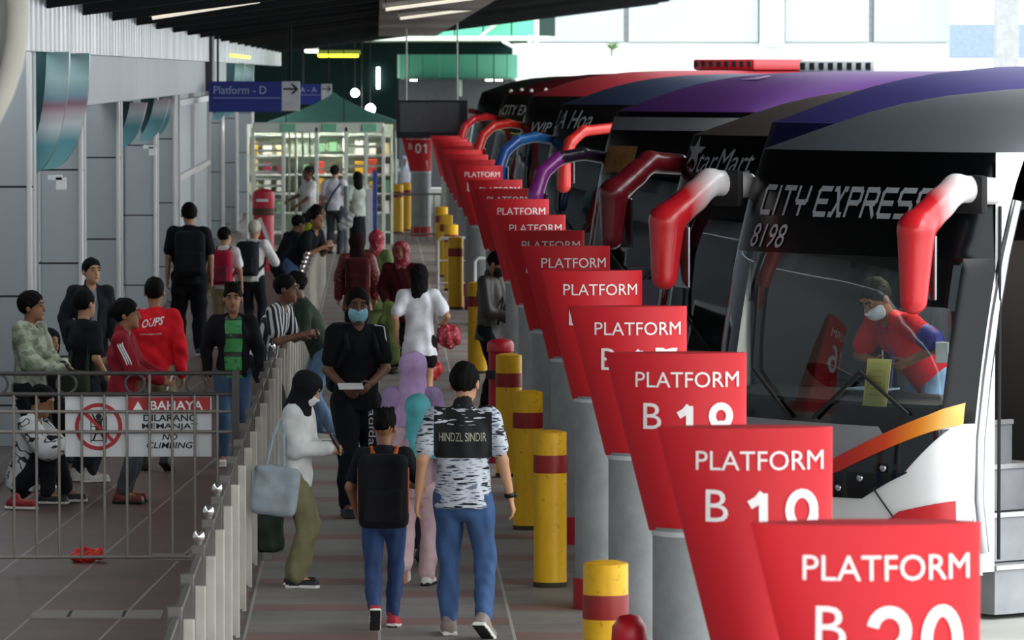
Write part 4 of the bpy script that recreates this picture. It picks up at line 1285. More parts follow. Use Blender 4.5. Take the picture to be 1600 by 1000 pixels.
# drains and small things on the ground
DR = mat('drain_grey', '#77716d', .6)
for px, py, wd, lab in ((150, 962, .86, 'near grey drain cover set in the brown tiles'), (330, 872, .9, 'grey drain cover set in the brown tiles under the fence')):
    ppm = (py - 112) / 3.6
    p = at(px, py, ppm)
    o = empty('drain_cover', (p.x, p.y, .0), 0, lab, 'drain cover')
    MB().box((0, 0, .004), (wd, .5, .012)).build('plate', DR, o)
    for x in (-.18, .18): MB().box((x * wd / .86, 0, .011), (.02, .4, .004)).build('slot', DKJ, o)
p = at(135, 878, (878 - 112) / 3.6)
o = empty('plastic_bag', (p.x, p.y, 0), 0, 'crumpled red plastic bag lying at the foot of the fence', 'bag')
S = Soft(.03); S.ell((0, 0, .045), (.10, .08, .045)); S.ell((.06, .02, .05), (.06, .06, .04)); S.ell((-.07, .01, .04), (.05, .06, .05)); S.cap((.05, 0, .06), (.11, -.03, .085), .02, .012)
S.mesh('sack', mat('bag_red', '#d3301f', .4, 0, .15, 18), o, .009, 1, .010, 60, 3)
S = Soft(.01); S.cap((-.05, 0, .08), (-.02, -.02, .11), .012, .010); S.cap((-.02, -.02, .11), (.03, 0, .085), .010); S.mesh('handle', mat('bag_red', '#d3301f'), o, .008)
o = empty('floor_bag', (at(420, 868, 210).x, YP(208.5), 0), R(8), 'dark green shopping bag standing on the ground against the railing', 'bag')
S = Soft(.03); S.box((0, 0, .18), (.10, .08, .18), .04); S.mesh('bag', mat('bag_green', '#26332b', .7, 0, .2, 10), o, .012, 1, .008, 30, 4)
for yy in (-.05, .05): MB().tube([(-.05, yy, .34), (-.04, yy, .46), (.04, yy, .46), (.05, yy, .34)], .010, 6).build('handle', mat('bag_green', '#26332b'), o, 50)

# ------------------------------------------------------------------ hanging signs, screen
NAVY = mat('sign_navy', '#1e2f86', .5, 0, .05, 2); SGW = mat('sign_panel_white', '#c9ccd0', .5); LTR = mat('sign_letters', '#aab8dc', .5)
def way_sign(px0, px1, py0, py1, ppm, body, label, split):
    p = at((px0 + px1) / 2, (py0 + py1) / 2, ppm); w = (px1 - px0) / ppm; h = (py1 - py0) / ppm
    o = empty('direction_sign', tuple(p), 0, label, 'sign')
    wb_ = w * split; xl = -w / 2
    MB().box((xl + wb_ / 2, 0, 0), (wb_, .10, h), .01).build('board', NAVY, o)
    xr0 = xl + wb_; wr = w - wb_
    MB().box((xr0 + wr / 2, -.002, h * .02), (wr, .10, h * .96), .01).build('arrow_panel', SGW, o)
    if body:
        word('lettering', body, lambda a, c: Vector((xl + wb_ * .43 + a, -.056, h * .22 + c)), LTR, o, h * .26, wb_ * .72)
        MB().box((0 + xl + wb_ * .52, -.053, -h * .04), (wb_ * .92, .004, h * .02)).build('line', LTR, o)
    b = MB(); s = wr; cx_ = xr0 + wr * .5; cz_ = h * .25
    b.box((cx_ - s * .05, -.056, cz_), (s * .75, .004, s * .10))
    for sg in (1, -1): b.box((cx_ + s * .22, -.056, cz_ + sg * s * .12), (s * .44, .004, s * .10), 0, Matrix.Rotation(sg * R(42), 3, 'Y'))
    b.build('arrow', BLK, o)
    for x in (xl + w * .1, xl + w * .9):
        MB().tube([(x, 0, h / 2), (x, 0, canz(p.x + x) - p.z)], .02, 6).build('hanger', DARK, o)
    return o
way_sign(327, 469, 127, 175, 88, 'Platform - D', 'blue hanging sign reading Platform - D with an arrow panel', .80)
way_sign(467, 519, 131, 163, 56, 'A - A', 'smaller blue hanging sign with arrow, beyond the Platform - D sign', .68)
p = at(675, 186, 72)
o = empty('display_screen', tuple(p), 0, 'big black information screen hung above the lone B 01 sign', 'screen')
MB().box((0, 0, 0), (1.56, .16, .82), .02).build('casing', mat('screen_case', '#10131a', .5), o)
MB().box((-.06, -.083, .04), (1.26, .006, .62)).build('panel', mat('screen_panel', '#171d26', .15), o)
b = MB()
for c_, d_ in (((-.06, -.084, .36), (1.30, .012, .02)), ((-.06, -.084, -.28), (1.30, .012, .02)), ((.58, -.084, .04), (.02, .012, .66)), ((-.70, -.084, .04), (.02, .012, .66))): b.box(c_, d_)
b.build('bezel', mat('screen_bezel', '#2c3440', .4), o)
for x in (.55, -.55): MB().tube([(x, 0, .40), (x, 0, canz(p.x + x) - p.z)], .018, 8).build('hanger', mat('hanger_white', '#cfd3d2', .5), o)

# ------------------------------------------------------------------ far concourse
GRN = mat('green_panel', '#58b795', .5, 0, .06, .6); GRD = mat('green_dark', '#16302c', .5, 0, .2, .5); STEEL = mat('steel_pale', '#c4d2c4', .5)
b = MB(); b.use(mat('dark_glass_wall', '#0c221f', .7, 0, .3, .4, spec=.1)).box((-2.5, 226, 3.0), (22, .3, 7.0)); struct('wall_back', b)
b = MB(); b.use(mat('concourse_ceiling', '#5c6a3c', .6, 0, .3, .3)).box((-2.4, 205, 4.86), (15.4, 42, .12)); struct('ceiling_concourse', b)
b = MB(); b.use(STEEL).box((0, 182, 4.70), (11.4, .35, .16)); b.box((5.25, 182, 3.0), (.16, .3, 6)); b.box((5.0, 181, 3.9), (.08, .2, 1.8)); struct('wall_beam', b)
b = MB(); b.use(GRN)
for i in range(4): b.box((2.1 + i * .95, 184, 5.25), (.9, .2, .95))
b.use(GRD).box((4.0, 186, 5.3), (4, .2, 1.0)); b.use(STEEL).tube([(1.6, 183.6, 4.75), (3.0, 183.6, 5.7)], .06, 6); b.tube([(3.4, 183.6, 4.75), (4.6, 183.6, 5.7)], .06, 6)
struct('wall_gable', b)
b = MB(); b.use(STEEL).tube([(4.1, 180.5, 4.6), (5.0, 180, 4.1), (5.1, 180, 2.0)], .06, 8); struct('trim_brace', b)
# round green booth
o = empty('round_booth', (2.45, 168, 0), 0, 'booth with a rounded green fascia above a dark grey front', 'booth')
b = MB()
for i in range(10):
    a0 = math.pi + math.pi * i / 10 + .012; a1 = math.pi + math.pi * (i + 1) / 10 - .012
    rows = []
    for a in (a0, (a0 + a1) / 2, a1): rows.append([(r * math.cos(a), r * .5 * math.sin(a), z) for r, z in ((1.84, 3.40), (1.84, 4.12), (1.7, 4.12), (1.7, 3.40))])
    b.ring(rows)
b.build('fascia', GRN, o, 30)
MB().lathe([(1.75, 3.36), (1.75, 3.42), (.01, 3.42)], (0, .2, 0), 32).build('soffit', mat('booth_soffit', '#2f5a4a', .6), o)
MB().box((0, 1.2, 1.7), (3.6, .3, 3.3)).build('back_wall', mat('booth_grey', '#4d5154', .7), o)
MB().box((1.2, 1.0, 2.50), (.9, .1, .24)).build('lit_panel', mat('lit_cream', '#efe7c8', .5, emit=1.2), o)
for x in (-1.35, .95, 1.25): MB().lathe([(.10, 3.32), (.10, 3.36), (.01, 3.36)], (x, -.3 + .2 * abs(x), 0), 10).build('downlight', mat('downlight_lit', '#fffaf0', .4, emit=9), o)
MB().box((.08, 0, 3.1), (.10, .05, .5)).build('lamp_post', STEEL, o)
# lamps in the concourse
LIT = mat('globe_lit', '#f8fff8', .4, emit=14)
for px, py, rr, lab in ((475, 151, .21, 'glowing round lamp behind the second direction sign'), (555, 145, .15, 'glowing round lamp over the middle of the turnstile frame'), (579, 170, .18, 'glowing lamp low on the dark glass by the screen'), (566, 186, .12, 'small glowing lamp under the lamp by the screen')):
    p = at(px, py, 42)
    o = empty('globe_lamp', tuple(p), 0, lab, 'lamp', 'glowing lamps in the dark concourse')
    MB().sphere((0, 0, 0), rr, 8).build('globe', LIT, o, 60); MB().tube([(0, 0, rr), (0, 0, 4.8 - p.z)], .02, 5).build('stem', DARK, o)
p = at(591, 122, 38.09)
o = empty('glow_strip', tuple(p), 0, 'upright glowing strip lamp on the dark glass wall', 'lamp')
MB().box((0, 0, 0), (.10, .08, .85), .02).build('tube', LIT, o); MB().box((0, .06, 0), (.14, .05, .9)).build('housing', CASE, o)
p = at(529, 88, 43)
o = empty('ceiling_lamp', tuple(p), 0, 'long yellow glowing ceiling light in the concourse', 'lamp')
MB().box((0, 0, .02), (1.45, 3.5, .10), .03).build('diffuser', mat('yellow_lit', '#d6d820', .5, emit=2.6), o); MB().box((0, 0, .14), (1.6, 3.7, .14)).build('housing', mat('lamp_green', '#7d8a2a', .6), o)
p = at(487, 80, 44)
o = empty('ceiling_lamp', tuple(p), 0, 'small white ceiling light left of the yellow one', 'lamp'); MB().box((0, 0, 0), (.42, 1.5, .08), .02).build('diffuser', LIT, o); MB().box((0, 0, .08), (.5, 1.6, .08)).build('housing', CASE, o)
b = MB(); b.use(mat('yellow_reflection', '#cfcf3c', .5, emit=1.0)).box((-2.97, 120, 3.93), (.05, 16, .06)); o = b.build('glow_strip'); tag(o, 'yellow reflection on the far cladding above the pillars, made as a glowing strip', 'lamp')  # yellow reflection on the cladding, put in as a glowing strip

# turnstile frame and the stall behind it
WF = mat('gate_white', '#dfe6dc', .45, .1, .05, 3); GT = mat('gate_green', '#7fc9a4', .5)
Yg = YP(78)
gt = empty('turnstile_gate', (0, Yg, 0), 0, 'white full height turnstile cage with stacked bars and a white beam', 'gate')
X = lambda px: (px - 590) / 78
Z = lambda py: 3.6 - (py - 112) / 78
b = MB(); b.box(((X(396) + X(600)) / 2, 0, Z(199)), (X(600) - X(396), .9, .20), .02); b.build('beam', WF, gt)
for px in (451, 515, 577):
    MB().box((X(px), -.46, Z(199)), (.30, .03, .15), .01).build('green_sign', GT, gt)
for px in (396, 443, 495, 541, 572, 599):
    MB().box((X(px), 0, 1.25), (.07, .9, 2.5), .01).build('post', WF, gt)
def bars(x0, x1, n, y, nm):
    for i in range(n):
        z = .35 + i * (1.95 / (n - 1)); MB().tube([(x0, y, z), (x1, y, z)], .028, 6).build(nm, WF, gt, 50)
bars(X(398), X(442), 15, -.3, 'bar'); bars(X(500), X(540), 7, .2, 'bar'); bars(X(545), X(596), 11, -.2, 'bar')
for px in (452, 462, 473, 484):
    MB().tube([(X(px), .2, .1), (X(px), .2, 2.4)], .02, 6).build('upright', WF, gt, 50)
# stall shelves
sh = empty('shop_shelf', (-1.2, Yg + 5, 0), 0, 'tall pale shop shelving stocked with packets behind the turnstile cage', 'shelf')
b = MB()
for z in (.25, .65, 1.05, 1.45, 1.85, 2.25): b.box((0, 0, z), (3.0, .45, .04))
b.build('board', WF, sh); MB().box((0, .24, 1.25), (3.0, .04, 2.5)).build('back_panel', mat('shelf_back', '#cfe0cf', .7), sh)
for x in (-1.5, -.5, .5, 1.5): MB().box((x, 0, 1.25), (.05, .45, 2.5)).build('upright', WF, sh)
cols = ['#e8d9a0', '#c8452f', '#2b3f8c', '#e9e6da', '#d8a52c', '#6fa37a', '#8c2b4a', '#f0efe8']
names = ['cream', 'red', 'blue', 'white', 'yellow', 'green', 'maroon', 'pale']
for r_, z in enumerate((.67, 1.07, 1.47, 1.87)):
    for i in range(11):
        if random.random() < .10 or min(abs(-1.38 + i * .275 - u_) for u_ in (-.5, .5)) < .12: continue
        ci = random.randrange(8); w = random.uniform(.14, .19); hh = random.uniform(.18, .31)
        o = MB().box((0, 0, hh / 2), (w, .25, hh), .015).build('packet', mat('packet_' + names[ci], cols[ci], .5))
        o.location = (-1.2 - 1.38 + i * .275, Yg + 4.93, z + .002)
        tag(o, '%s packet on the shop shelves behind the turnstile cage' % names[ci], 'packet', '%s packets on the shop shelves' % names[ci])
for x in (-1.9, -.7):  # added lamps that brighten the stall and the turnstile beam
    o = empty('added_stall_lamp', (x, Yg + 4.2, 2.42), 0, 'added tube lamp brightening the shop shelves, %s one' % ('left' if x < -1 else 'right'), 'lamp')
    MB().box((0, 0, .03), (1.1, .08, .04), .01).build('housing', CASE, o); MB().tube([(-.5, 0, 0), (.5, 0, 0)], .02, 8).build('tube', mat('stall_fill_glow', '#fffdf0', .4, emit=30), o)
    MB().tube([(0, 0, .05), (0, 0, 2.4)], .01, 5).build('hanger', DARK, o)
# tent roof of a kiosk behind
o = empty('kiosk_tent', (at(520, 0, 68).x, YP(66), 0), 0, 'peaked green tent roof rising behind the turnstile beam', 'tent')
b = MB(); rows = []
for k in range(9):
    t_ = k / 8; r = 1.5 * (1 - t_) ** 1.35 + .04; z = 2.42 + .68 * t_
    rows.append([(r * cx_, r * cy_, z) for cx_, cy_ in ((-1, -1), (0, -1.02), (1, -1), (1.02, 0), (1, 1), (0, 1.02), (-1, 1), (-1.02, 0))])
b.ring(rows); b.build('roof', mat('tent_green', '#68a595', .6, 0, .1, 2), o)
b = MB()
for k in range(8):
    b.use(mat('valance_a', '#7c8a72', .7) if k % 2 else mat('valance_b', '#9a8474', .7)).box((-1.31 + k * .375, -1.51, 2.33), (.37, .02, .20))
b.build('valance', None, o)
for sx in (-1, 1):
    for sy in (-1, 1): MB().tube([(sx * 1.45, sy * 1.45, 0), (sx * 1.45, sy * 1.45, 2.42)], .03, 8).build('leg', STEEL, o)
# red post box
o = empty('post_box', (at(412, 0, 86).x, YP(86), 0), 0, 'red upright box with white flash beside the turnstile cage', 'box')
MB().lathe([(.19, 0), (.19, 1.1), (.17, 1.13)], (0, 0, 0), 24).build('body', mat('box_red', '#c81f36', .4), o, 40)
MB().lathe([(.20, 1.12), (.21, 1.30), (.19, 1.42), (.10, 1.47), (.01, 1.48)], (0, 0, 0), 24).build('cap', mat('box_red', '#c81f36', .4), o, 40)
MB().box((-.02, -.205, 1.27), (.22, .02, .05), .01).build('slot', mat('box_white', '#eeeae6', .5), o)
MB().lathe([(.205, 1.0), (.205, 1.13)], (0, 0, 0), 24).build('band', mat('box_band', '#5c3a30', .6), o)
MB().box((.02, -.195, .72), (.07, .02, .5), .0, Matrix.Rotation(R(-22), 3, 'Y')).build('flash', mat('box_white', '#eeeae6', .5), o)
# blue and white post, grey post, low barriers
o = empty('striped_post', (at(583, 0, 96).x, YP(96), 0), 0, 'tall slim post half blue half white in the walkway', 'post')
MB().box((.03, 0, 1.0), (.07, .10, 2.0), .01).build('blue_half', mat('post_blue', '#3b52a8', .5), o); MB().box((-.06, 0, .85), (.10, .10, 1.7), .01).build('white_half', mat('post_pale', '#d0d4dc', .5), o)
o = empty('knotted_post', (at(541, 0, 108).x, YP(108), 0), 0, 'slim grey post with a plastic bundle tied to it', 'post')
MB().tube([(0, 0, 0), (0, 0, 1.95)], .035, 8).build('pole', mat('post_grey', '#8d9092', .5, .3), o, 50)
S = Soft(.03); S.ell((0, 0, 1.42), (.09, .08, .09)); S.ell((.05, -.03, 1.50), (.06, .05, .07)); S.ell((-.05, 0, 1.36), (.06, .06, .06)); S.cap((.02, -.05, 1.36), (.03, -.06, 1.18), .03, .015)
S.mesh('bundle', mat('bundle_pale', '#b9bbb8', .4, 0, .2, 20), o, .011, 1, .012, 60, 9)
BW = mat('barrier_white', '#c9c9c4', .5)
for x0, x1, ppm, h_, lab in ((684, 735, 100, 1.0, 'low white hoop barrier by the far yellow bollards'), (742, 790, 112, 1.0, 'low white hoop barrier beside the sign poles')):
    y_ = YP(ppm); a_, b_ = (x0 - 590) / ppm, (x1 - 590) / ppm
    o = empty('hoop_barrier', (a_, y_, 0), 0, lab, 'barrier'); w = b_ - a_
    MB().tube([(0, 0, 0), (0, 0, h_ - .05), (.05, 0, h_), (w - .05, 0, h_), (w, 0, h_ - .05), (w, 0, 0)], .025, 8).build('hoop', BW, o, 50)
    for z in (.3, .65): MB().tube([(0, 0, z), (w, 0, z)], .012, 6).build('rail', BW, o)
o = empty('end_railing', (0, YP(73.5), 0), 0, 'low grey railing across the end of the walkway before the B 01 sign', 'railing')
MB().tube([(-.3, 0, 1.0), (1.5, 0, 1.0)], .025, 6).build('rail', FB, o); MB().tube([(-.3, 0, .15), (1.5, 0, .15)], .02, 6).build('rail', FB, o)
for i in range(13): MB().tube([(-.3 + i * .15, 0, .0), (-.3 + i * .15, 0, 1.0)], .012, 5).build('bar', FB, o)
# ------------------------------------------------------------------ white building across the yard
m, t = newmat('white_cladding')
zz = t.xyz(t.coord('Object'))[2]
w = t.math('FRACT', t.math('MULTIPLY', zz, 3.2)); nz = t.noise(t.coord('Object'), .4, 4)
c = t.ramp(nz, [(.3, lin('#d4d7d6')), (.7, lin('#e2e4e2'))]); c = t.mix(t.math('LESS_THAN', w, .08), c, lin('#b4b9b9'))
t.color(c); t.bsdf.inputs['Roughness'].default_value = .6
WC = m
b = MB(); b.use(WC).box((13.4, 205, 2.3), (15.6, 2, 4.75)); b.use(mat('white_wall', '#f0f1ef', .7)).box((6.8, 203.9, 2.3), (3.6, .2, 4.7)); struct('wall_right', b)
b = MB(); PC = mat('pale_panel', '#a7b2b6', .6, 0, .04, .3)
for i, (x0, x1) in enumerate(((5.7, 9.1), (9.3, 14.1), (15.1, 18.2), (18.4, 21.2))): b.use(PC).box(((x0 + x1) / 2, 204.6, 5.75), (x1 - x0, 1.6, 2.1))
b.use(WC).box((13.4, 205.2, 5.8), (15.6, 1.6, 2.4)); b.box((14.6, 204.5, 5.7), (.9, 1.8, 2.3)); struct('wall_upper', b)
b = MB(); b.use(mat('blue_roof', '#7f90ac', .6)).box((26, 240, 4.9), (12, 20, 1.4)); struct('roof_far', b)
b = MB(); b.use(mat('concrete_column', '#9a9c9e', .7)).box((23.1, 202, 4.2), (.85, .8, 8.6)); o = b.build('pillar'); o['kind'] = 'structure'
# tuft growing on the ledge
p = at(962, 78, 43)
o = empty('ledge_plant', (p.x, 203.2, p.z), 0, 'small tuft of green leaves growing from the white wall', 'plant')
b = MB()
for i in range(26):
    a = random.uniform(0, 6.28); e = random.uniform(.5, 1.2); L = random.uniform(.25, .5)
    d = Vector((math.cos(a) * math.cos(e), math.sin(a) * math.cos(e) * .6, math.sin(e))); q = Vector((d.z * .3, .2, -d.x * .3)).normalized() * .035
    b.add([(0, 0, 0), tuple(d * L * .5 + q), tuple(d * L), tuple(d * L * .5 - q)], [(0, 1, 2, 3)])
b.build('leaves', mat('leaf', '#5d7a4a', .7), o); MB().tube([(0, .62, -.2), (0, .2, -.1), (0, 0, .06)], .03, 6).build('stem', mat('stem', '#5a4a38', .8), o)
# ------------------------------------------------------------------ everybody on the platform
from mathutils.bvhtree import BVHTree
def px(p, ppm): return ((p - 590) / ppm, YP(ppm))
WHITE_S = cloth('#e4e2e0'); BLACK_C = cloth('#15161a'); DARKC = cloth('#202228')
SOLE = mat('sole_white', '#e2dfd8', .6); SOLEB = mat('sole_black', '#1a1a1a', .7)
TAN, MID, DEEP = '#b98a68', '#9c6c4e', '#6e4a37'
def shoe(col): return mat('shoe_' + col.strip('#'), col, .6, 0, .1, 20)

def on_cloth(p, shirt, name, body, x0, z0, m, cap, width, back=True, vertical=False, slant=0.0, **kw):
    bv = BVHTree.FromPolygons([v.co.copy() for v in shirt.data.vertices], [tuple(f.vertices) for f in shirt.data.polygons])
    def fn(a, c):
        if vertical: a, c = c, -a
        c += a * slant
        x = (x0 - a) if back else (x0 + a); z = z0 + c
        d = Vector((0, -1, 0)) if back else Vector((0, 1, 0))
        h = bv.ray_cast(Vector((x, .8 if back else -.8, z)), d)
        y = h[0].y if h[0] is not None else (.14 if back else -.14)
        return Vector((x, y - d.y * .004, z))
    return word(name, body, fn, m, p.root, cap, width, **kw)

def held_box(p, i, name, label, cat, size, m, off=(0, 0, 0), tilt=0, turn=0):
    c = p.wp(p.palm[i] + v3(*off))
    o = MB().box((0, 0, 0), size, min(size) * .3).build(name, m)
    o.location = c; o.rotation_euler = (R(tilt), 0, p.root.rotation_euler.z + R(turn))
    return tag(o, label, cat)

# shirt of grey, white and black dashes with a black chest band
m, t = newmat('dash_shirt')
v = t.coord('Object', (10, 10, 58)); z = t.xyz(t.coord('Object'))[2]; x_ = t.xyz(t.coord('Object'))[0]
n1 = t.noise(v, 1.0, 2, .4); n2 = t.noise(t.coord('Object', (16, 16, 70)), 1.0, 1)
blk = t.math('ADD', n1, t.math('MULTIPLY', n2, .35))
c = t.ramp(blk, [(0, lin('#0d0d10')), (.545, lin('#7f8797')), (.595, lin('#bfc4cc')), (.80, lin('#6b7484'))], True)
up = t.math('GREATER_THAN', z, 1.15)
mid = t.math('LESS_THAN', t.math('ABSOLUTE', x_), .185)
st = t.ramp(n1, [(0, lin('#0e0e11')), (.60, lin('#c5c9d0'))], True)
hi = t.math('GREATER_THAN', z, 1.36)
band = t.mix(hi, lin('#0f0f12'), st)
c = t.mix(t.math('MULTIPLY', up, mid), c, band)
t.color(c); t.bsdf.inputs['Roughness'].default_value = .85; DASH = m
# stripes
m, t = newmat('stripe_shirt')
xs = t.xyz(t.coord('Object'))
s_ = t.math('FRACT', t.math('MULTIPLY', t.math('SUBTRACT', xs[0], t.math('MULTIPLY', xs[1], .8)), 17))
t.color(t.mix(t.math('LESS_THAN', s_, .42), lin('#17191f'), lin('#cfd0d2'))); t.bsdf.inputs['Roughness'].default_value = .85; STRIPE = m
m, t = newmat('batik')
vo = t.node('ShaderNodeTexVoronoi'); vo.inputs['Scale'].default_value = 22; t.link(t.coord('Object'), vo.inputs['Vector'])
t.color(t.ramp(vo.outputs[0], [(0, lin('#c9a08a')), (.28, lin('#8c2330')), (.55, lin('#4c1119')), (.8, lin('#a13440'))])); BATIK = m
m, t = newmat('pattern_shirt')
n1 = t.noise(t.coord('Object', (8, 8, 10)), 1.0, 1)
t.color(t.ramp(n1, [(0, lin('#d6d6d6')), (.56, lin('#1b1c20')), (.62, lin('#d8d8d8'))], True)); PATT = m
m, t = newmat('green_print')
zz = t.xyz(t.coord('Object'))[2]; s_ = t.math('FRACT', t.math('MULTIPLY', zz, 6.0)); n1 = t.noise(t.coord('Object'), 30, 2)
c = t.mix(t.math('LESS_THAN', s_, .28), lin('#3c9a56'), lin('#1d2a22')); c = t.mix(t.math('GREATER_THAN', n1, .6), c, lin('#246a3c'))
t.color(c); GPRINT = m
m, t = newmat('red_print'); vo = t.node('ShaderNodeTexVoronoi'); vo.inputs['Scale'].default_value = 26; t.link(t.coord('Object'), vo.inputs['Vector'])
t.color(t.ramp(vo.outputs[0], [(0, lin('#e6cfc8')), (.30, lin('#b83040')), (.8, lin('#7e1a26'))])); RPRINT = m
def denim(col):
    key = 'denim_' + col.strip('#')
    if key in _M: return _M[key]
    m, t = newmat(key); nz = t.noise(t.coord('Object', (1, 1, .6)), 7, 4); c = lin(col)
    t.color(t.ramp(nz, [(.3, tuple(x * .72 for x in c[:3]) + (1,)), (.68, tuple(min(1, x * 1.3) for x in c[:3]) + (1,))])); t.bsdf.inputs['Roughness'].default_value = .85
    t.bump(t.noise(t.coord('Object', (1, 1, .35)), 30, 3), .3, .01)
    _M[key] = m; return m

# --- walking away in front
x, y = px(724, 246)
p = Person('man walking away in black and white dashed shirt and blue jeans', x, y, 176, 1.70, girth=1.12, tone=TAN, fine=True, yaw=-14, nod=4,
           hands={'L': (.29, .02, .905), 'R': (-.30, -.04, .90)}, feet={'L': (.10, -.12, 0, 0, 8), 'R': (-.14, .16, .05, 28, -16)})
s = p.top(DASH, 'short', .09, .022, collar=True, wr=.006); p.trousers(denim('#35527d'), .012); p.shoes(shoe('#8d7f78'), SOLE); p.hair('short')
on_cloth(p, s, 'lettering', 'HINDZL SINDIR', 0, 1.285, mat('print_grey', '#a9a796', .7), .055, .30)
w = p.wr[-1] * .93 + p.el[-1] * .07; d = p.hd[-1]
b = MB(); b.lathe([(.034, -.014), (.037, -.01), (.037, .01), (.034, .014)], tuple(w * p.S), 14, tuple(d)); b.sphere(tuple((w - p.r * .036) * p.S), .021, 6, (.5, 1, 1)); b.build('wrist_watch', mat('watch_black', '#17171a', .3, .5), p.root, 50)

x, y = px(600, 242)
p = Person('boy walking away in blue jeans and red shoes under a big black rucksack', x, y, 178, 1.36, tone=MID, fine=True, yaw=-12, cat='boy',
           hands={'L': (.24, -.10, .98), 'R': (-.20, -.20, 1.16)}, feet={'L': (.07, .20, .07, 55, 4), 'R': (-.07, -.10, 0, 5, -6)})
p.top(cloth('#1c1d22'), 'short', .08, .016); p.trousers(denim('#28406a'), .010); p.shoes(shoe('#b3283a'), SOLE); p.hair('spiky')
backpack(p, 'big black rucksack with orange side trims on the boy walking away', cloth('#1b1b1e'), cloth('#c4622a'), (.20, .11, .30), mat('trim_orange', '#c25f26', .7), up=.21)

x, y = px(645, 214)
p = Person('woman in long lilac headscarf walking away behind the boy', x, y, 172, 1.50, tone=TAN, feet={'L': (.09, -.1, 0), 'R': (-.10, .14, .03, 25)})
p.top(cloth('#a58cb5'), 'long', .30, .022); p.skirt(cloth('#2b2630'), .14, .19); p.shoes(shoe('#1b1a1c'), SOLEB); p.hijab(cloth('#c3a2cf'), .42, .285)
x, y = px(652, 224)
p = Person('girl in turquoise headscarf and pale pink trousers, heel lifted', x, y, 172, 1.30, tone=TAN, fine=True, cat='girl', feet={'L': (.09, .26, .12, 70, 0), 'R': (-.07, -.14, 0)}, hands={'L': (.26, -.12, 1.02)})
p.top(cloth('#b99aa4'), 'long', .10, .02); p.trousers(cloth('#d9b9bd'), .022, flare=.01); p.shoes(shoe('#e4dedb'), SOLEB); p.hijab(cloth('#5fb3bb'), .30, .21)

# --- woman reading her phone by the railing
x, y = px(458, 224)
p = Person('woman in black headscarf, white jacket and olive trousers looking down at a phone', x, y, 78, 1.48, tone=TAN, fine=True, nod=28, lean=4, yaw=-6,
           hands={'R': (-.06, -.29, 1.13), 'L': (.05, -.30, 1.12)}, feet={'L': (.09, .02, 0, 0, 4), 'R': (-.10, -.04, 0, 0, -2)})
p.top(cloth('#d3d5d2'), 'long', .10, .032, name='jacket', wr=.012); p.trousers(cloth('#7a7656'), .030, flare=.012, wr=.009); p.shoes(shoe('#1f2024'), SOLE); p.hijab(cloth('#15151a'), .20, .15); p.face(True, True, None); p.mask(cloth('#e6e4e4'))
held_box(p, -1, 'phone', 'dark phone held by the woman in the white jacket', 'phone', (.08, .02, .16), mat('phone_dark', '#15161a', .2), (0, -.01, .05), -30)
rt = p.root
tb = empty('tote_bag', tuple(rt.location), rt.rotation_euler.z, 'pale grey canvas tote bag on the shoulder of the woman in white', 'bag')
S = Soft(.03); S.box((-.235, .10, .80), (.055, .19, .20), .05, rotx(R(6))); S.box((-.24, .11, .72), (.06, .17, .10), .05, k=.04); S.mesh('bag', cloth('#a3adb4'), tb, .0105, p.S, .008, 18, 8)
b = MB(); sh_ = p.sh[-1]
for q in (-.075, .075): b.tube([Vector((-.23, .10 + q, .98)) * p.S, Vector((-.225, .07 + q * .6, 1.25)) * p.S, Vector(sh_ + v3(.03, .01 + q * .3, .085)) * p.S], .013, 6)
b.build('strap', cloth('#a3adb4'), tb, 50)

# --- masked man facing us with a paper
x, y = px(556, 193)
p = Person('man in black tee and pale blue face mask holding a folded paper', x, y, 14, 1.80, girth=1.12, tone=DEEP, fine=True, yaw=-10, lean=5, nod=6,
           hands={'L': (.04, -.30, 1.04, (.9, .5, -.3)), 'R': (-.16, -.26, 1.02)}, feet={'L': (.10, .10, .0), 'R': (-.10, -.12, 0)})
p.top(cloth('#141519'), 'short', .10, .022); tr_ = p.trousers(cloth('#17181d'), .022); p.shoes(shoe('#17171a'), SOLEB); p.hair('short'); p.face(True, True, None); p.mask(cloth('#8fc6d8'))
on_cloth(p, tr_, 'lettering', 'adidas', .10, .70, mat('print_white', '#c9c9cc', .7), .055, .34, back=False, vertical=True)
for i in (1,):
    b = MB(); b.tube([Vector(p.sh[1] + v3(-.04, -.03, .07)) * p.S, Vector(p.sh[1] + v3(.03, -.05, .055)) * p.S, Vector(p.el[1] * .5 + p.sh[1] * .5 + v3(.03, -.06, .0)) * p.S], .008, 5); b.build('sleeve_stripe', WHITE_S, p.root, 50)
backpack(p, 'black backpack behind the shoulder of the masked man with the paper', cloth('#1b1b20'), cloth('#1f2024'), (.17, .10, .27))
held_box(p, 1, 'folded_paper', 'folded white paper in the hand of the masked man', 'paper', (.20, .13, .008), mat('paper', '#dadad6', .8), (-.10, -.05, .02), 18, -8)

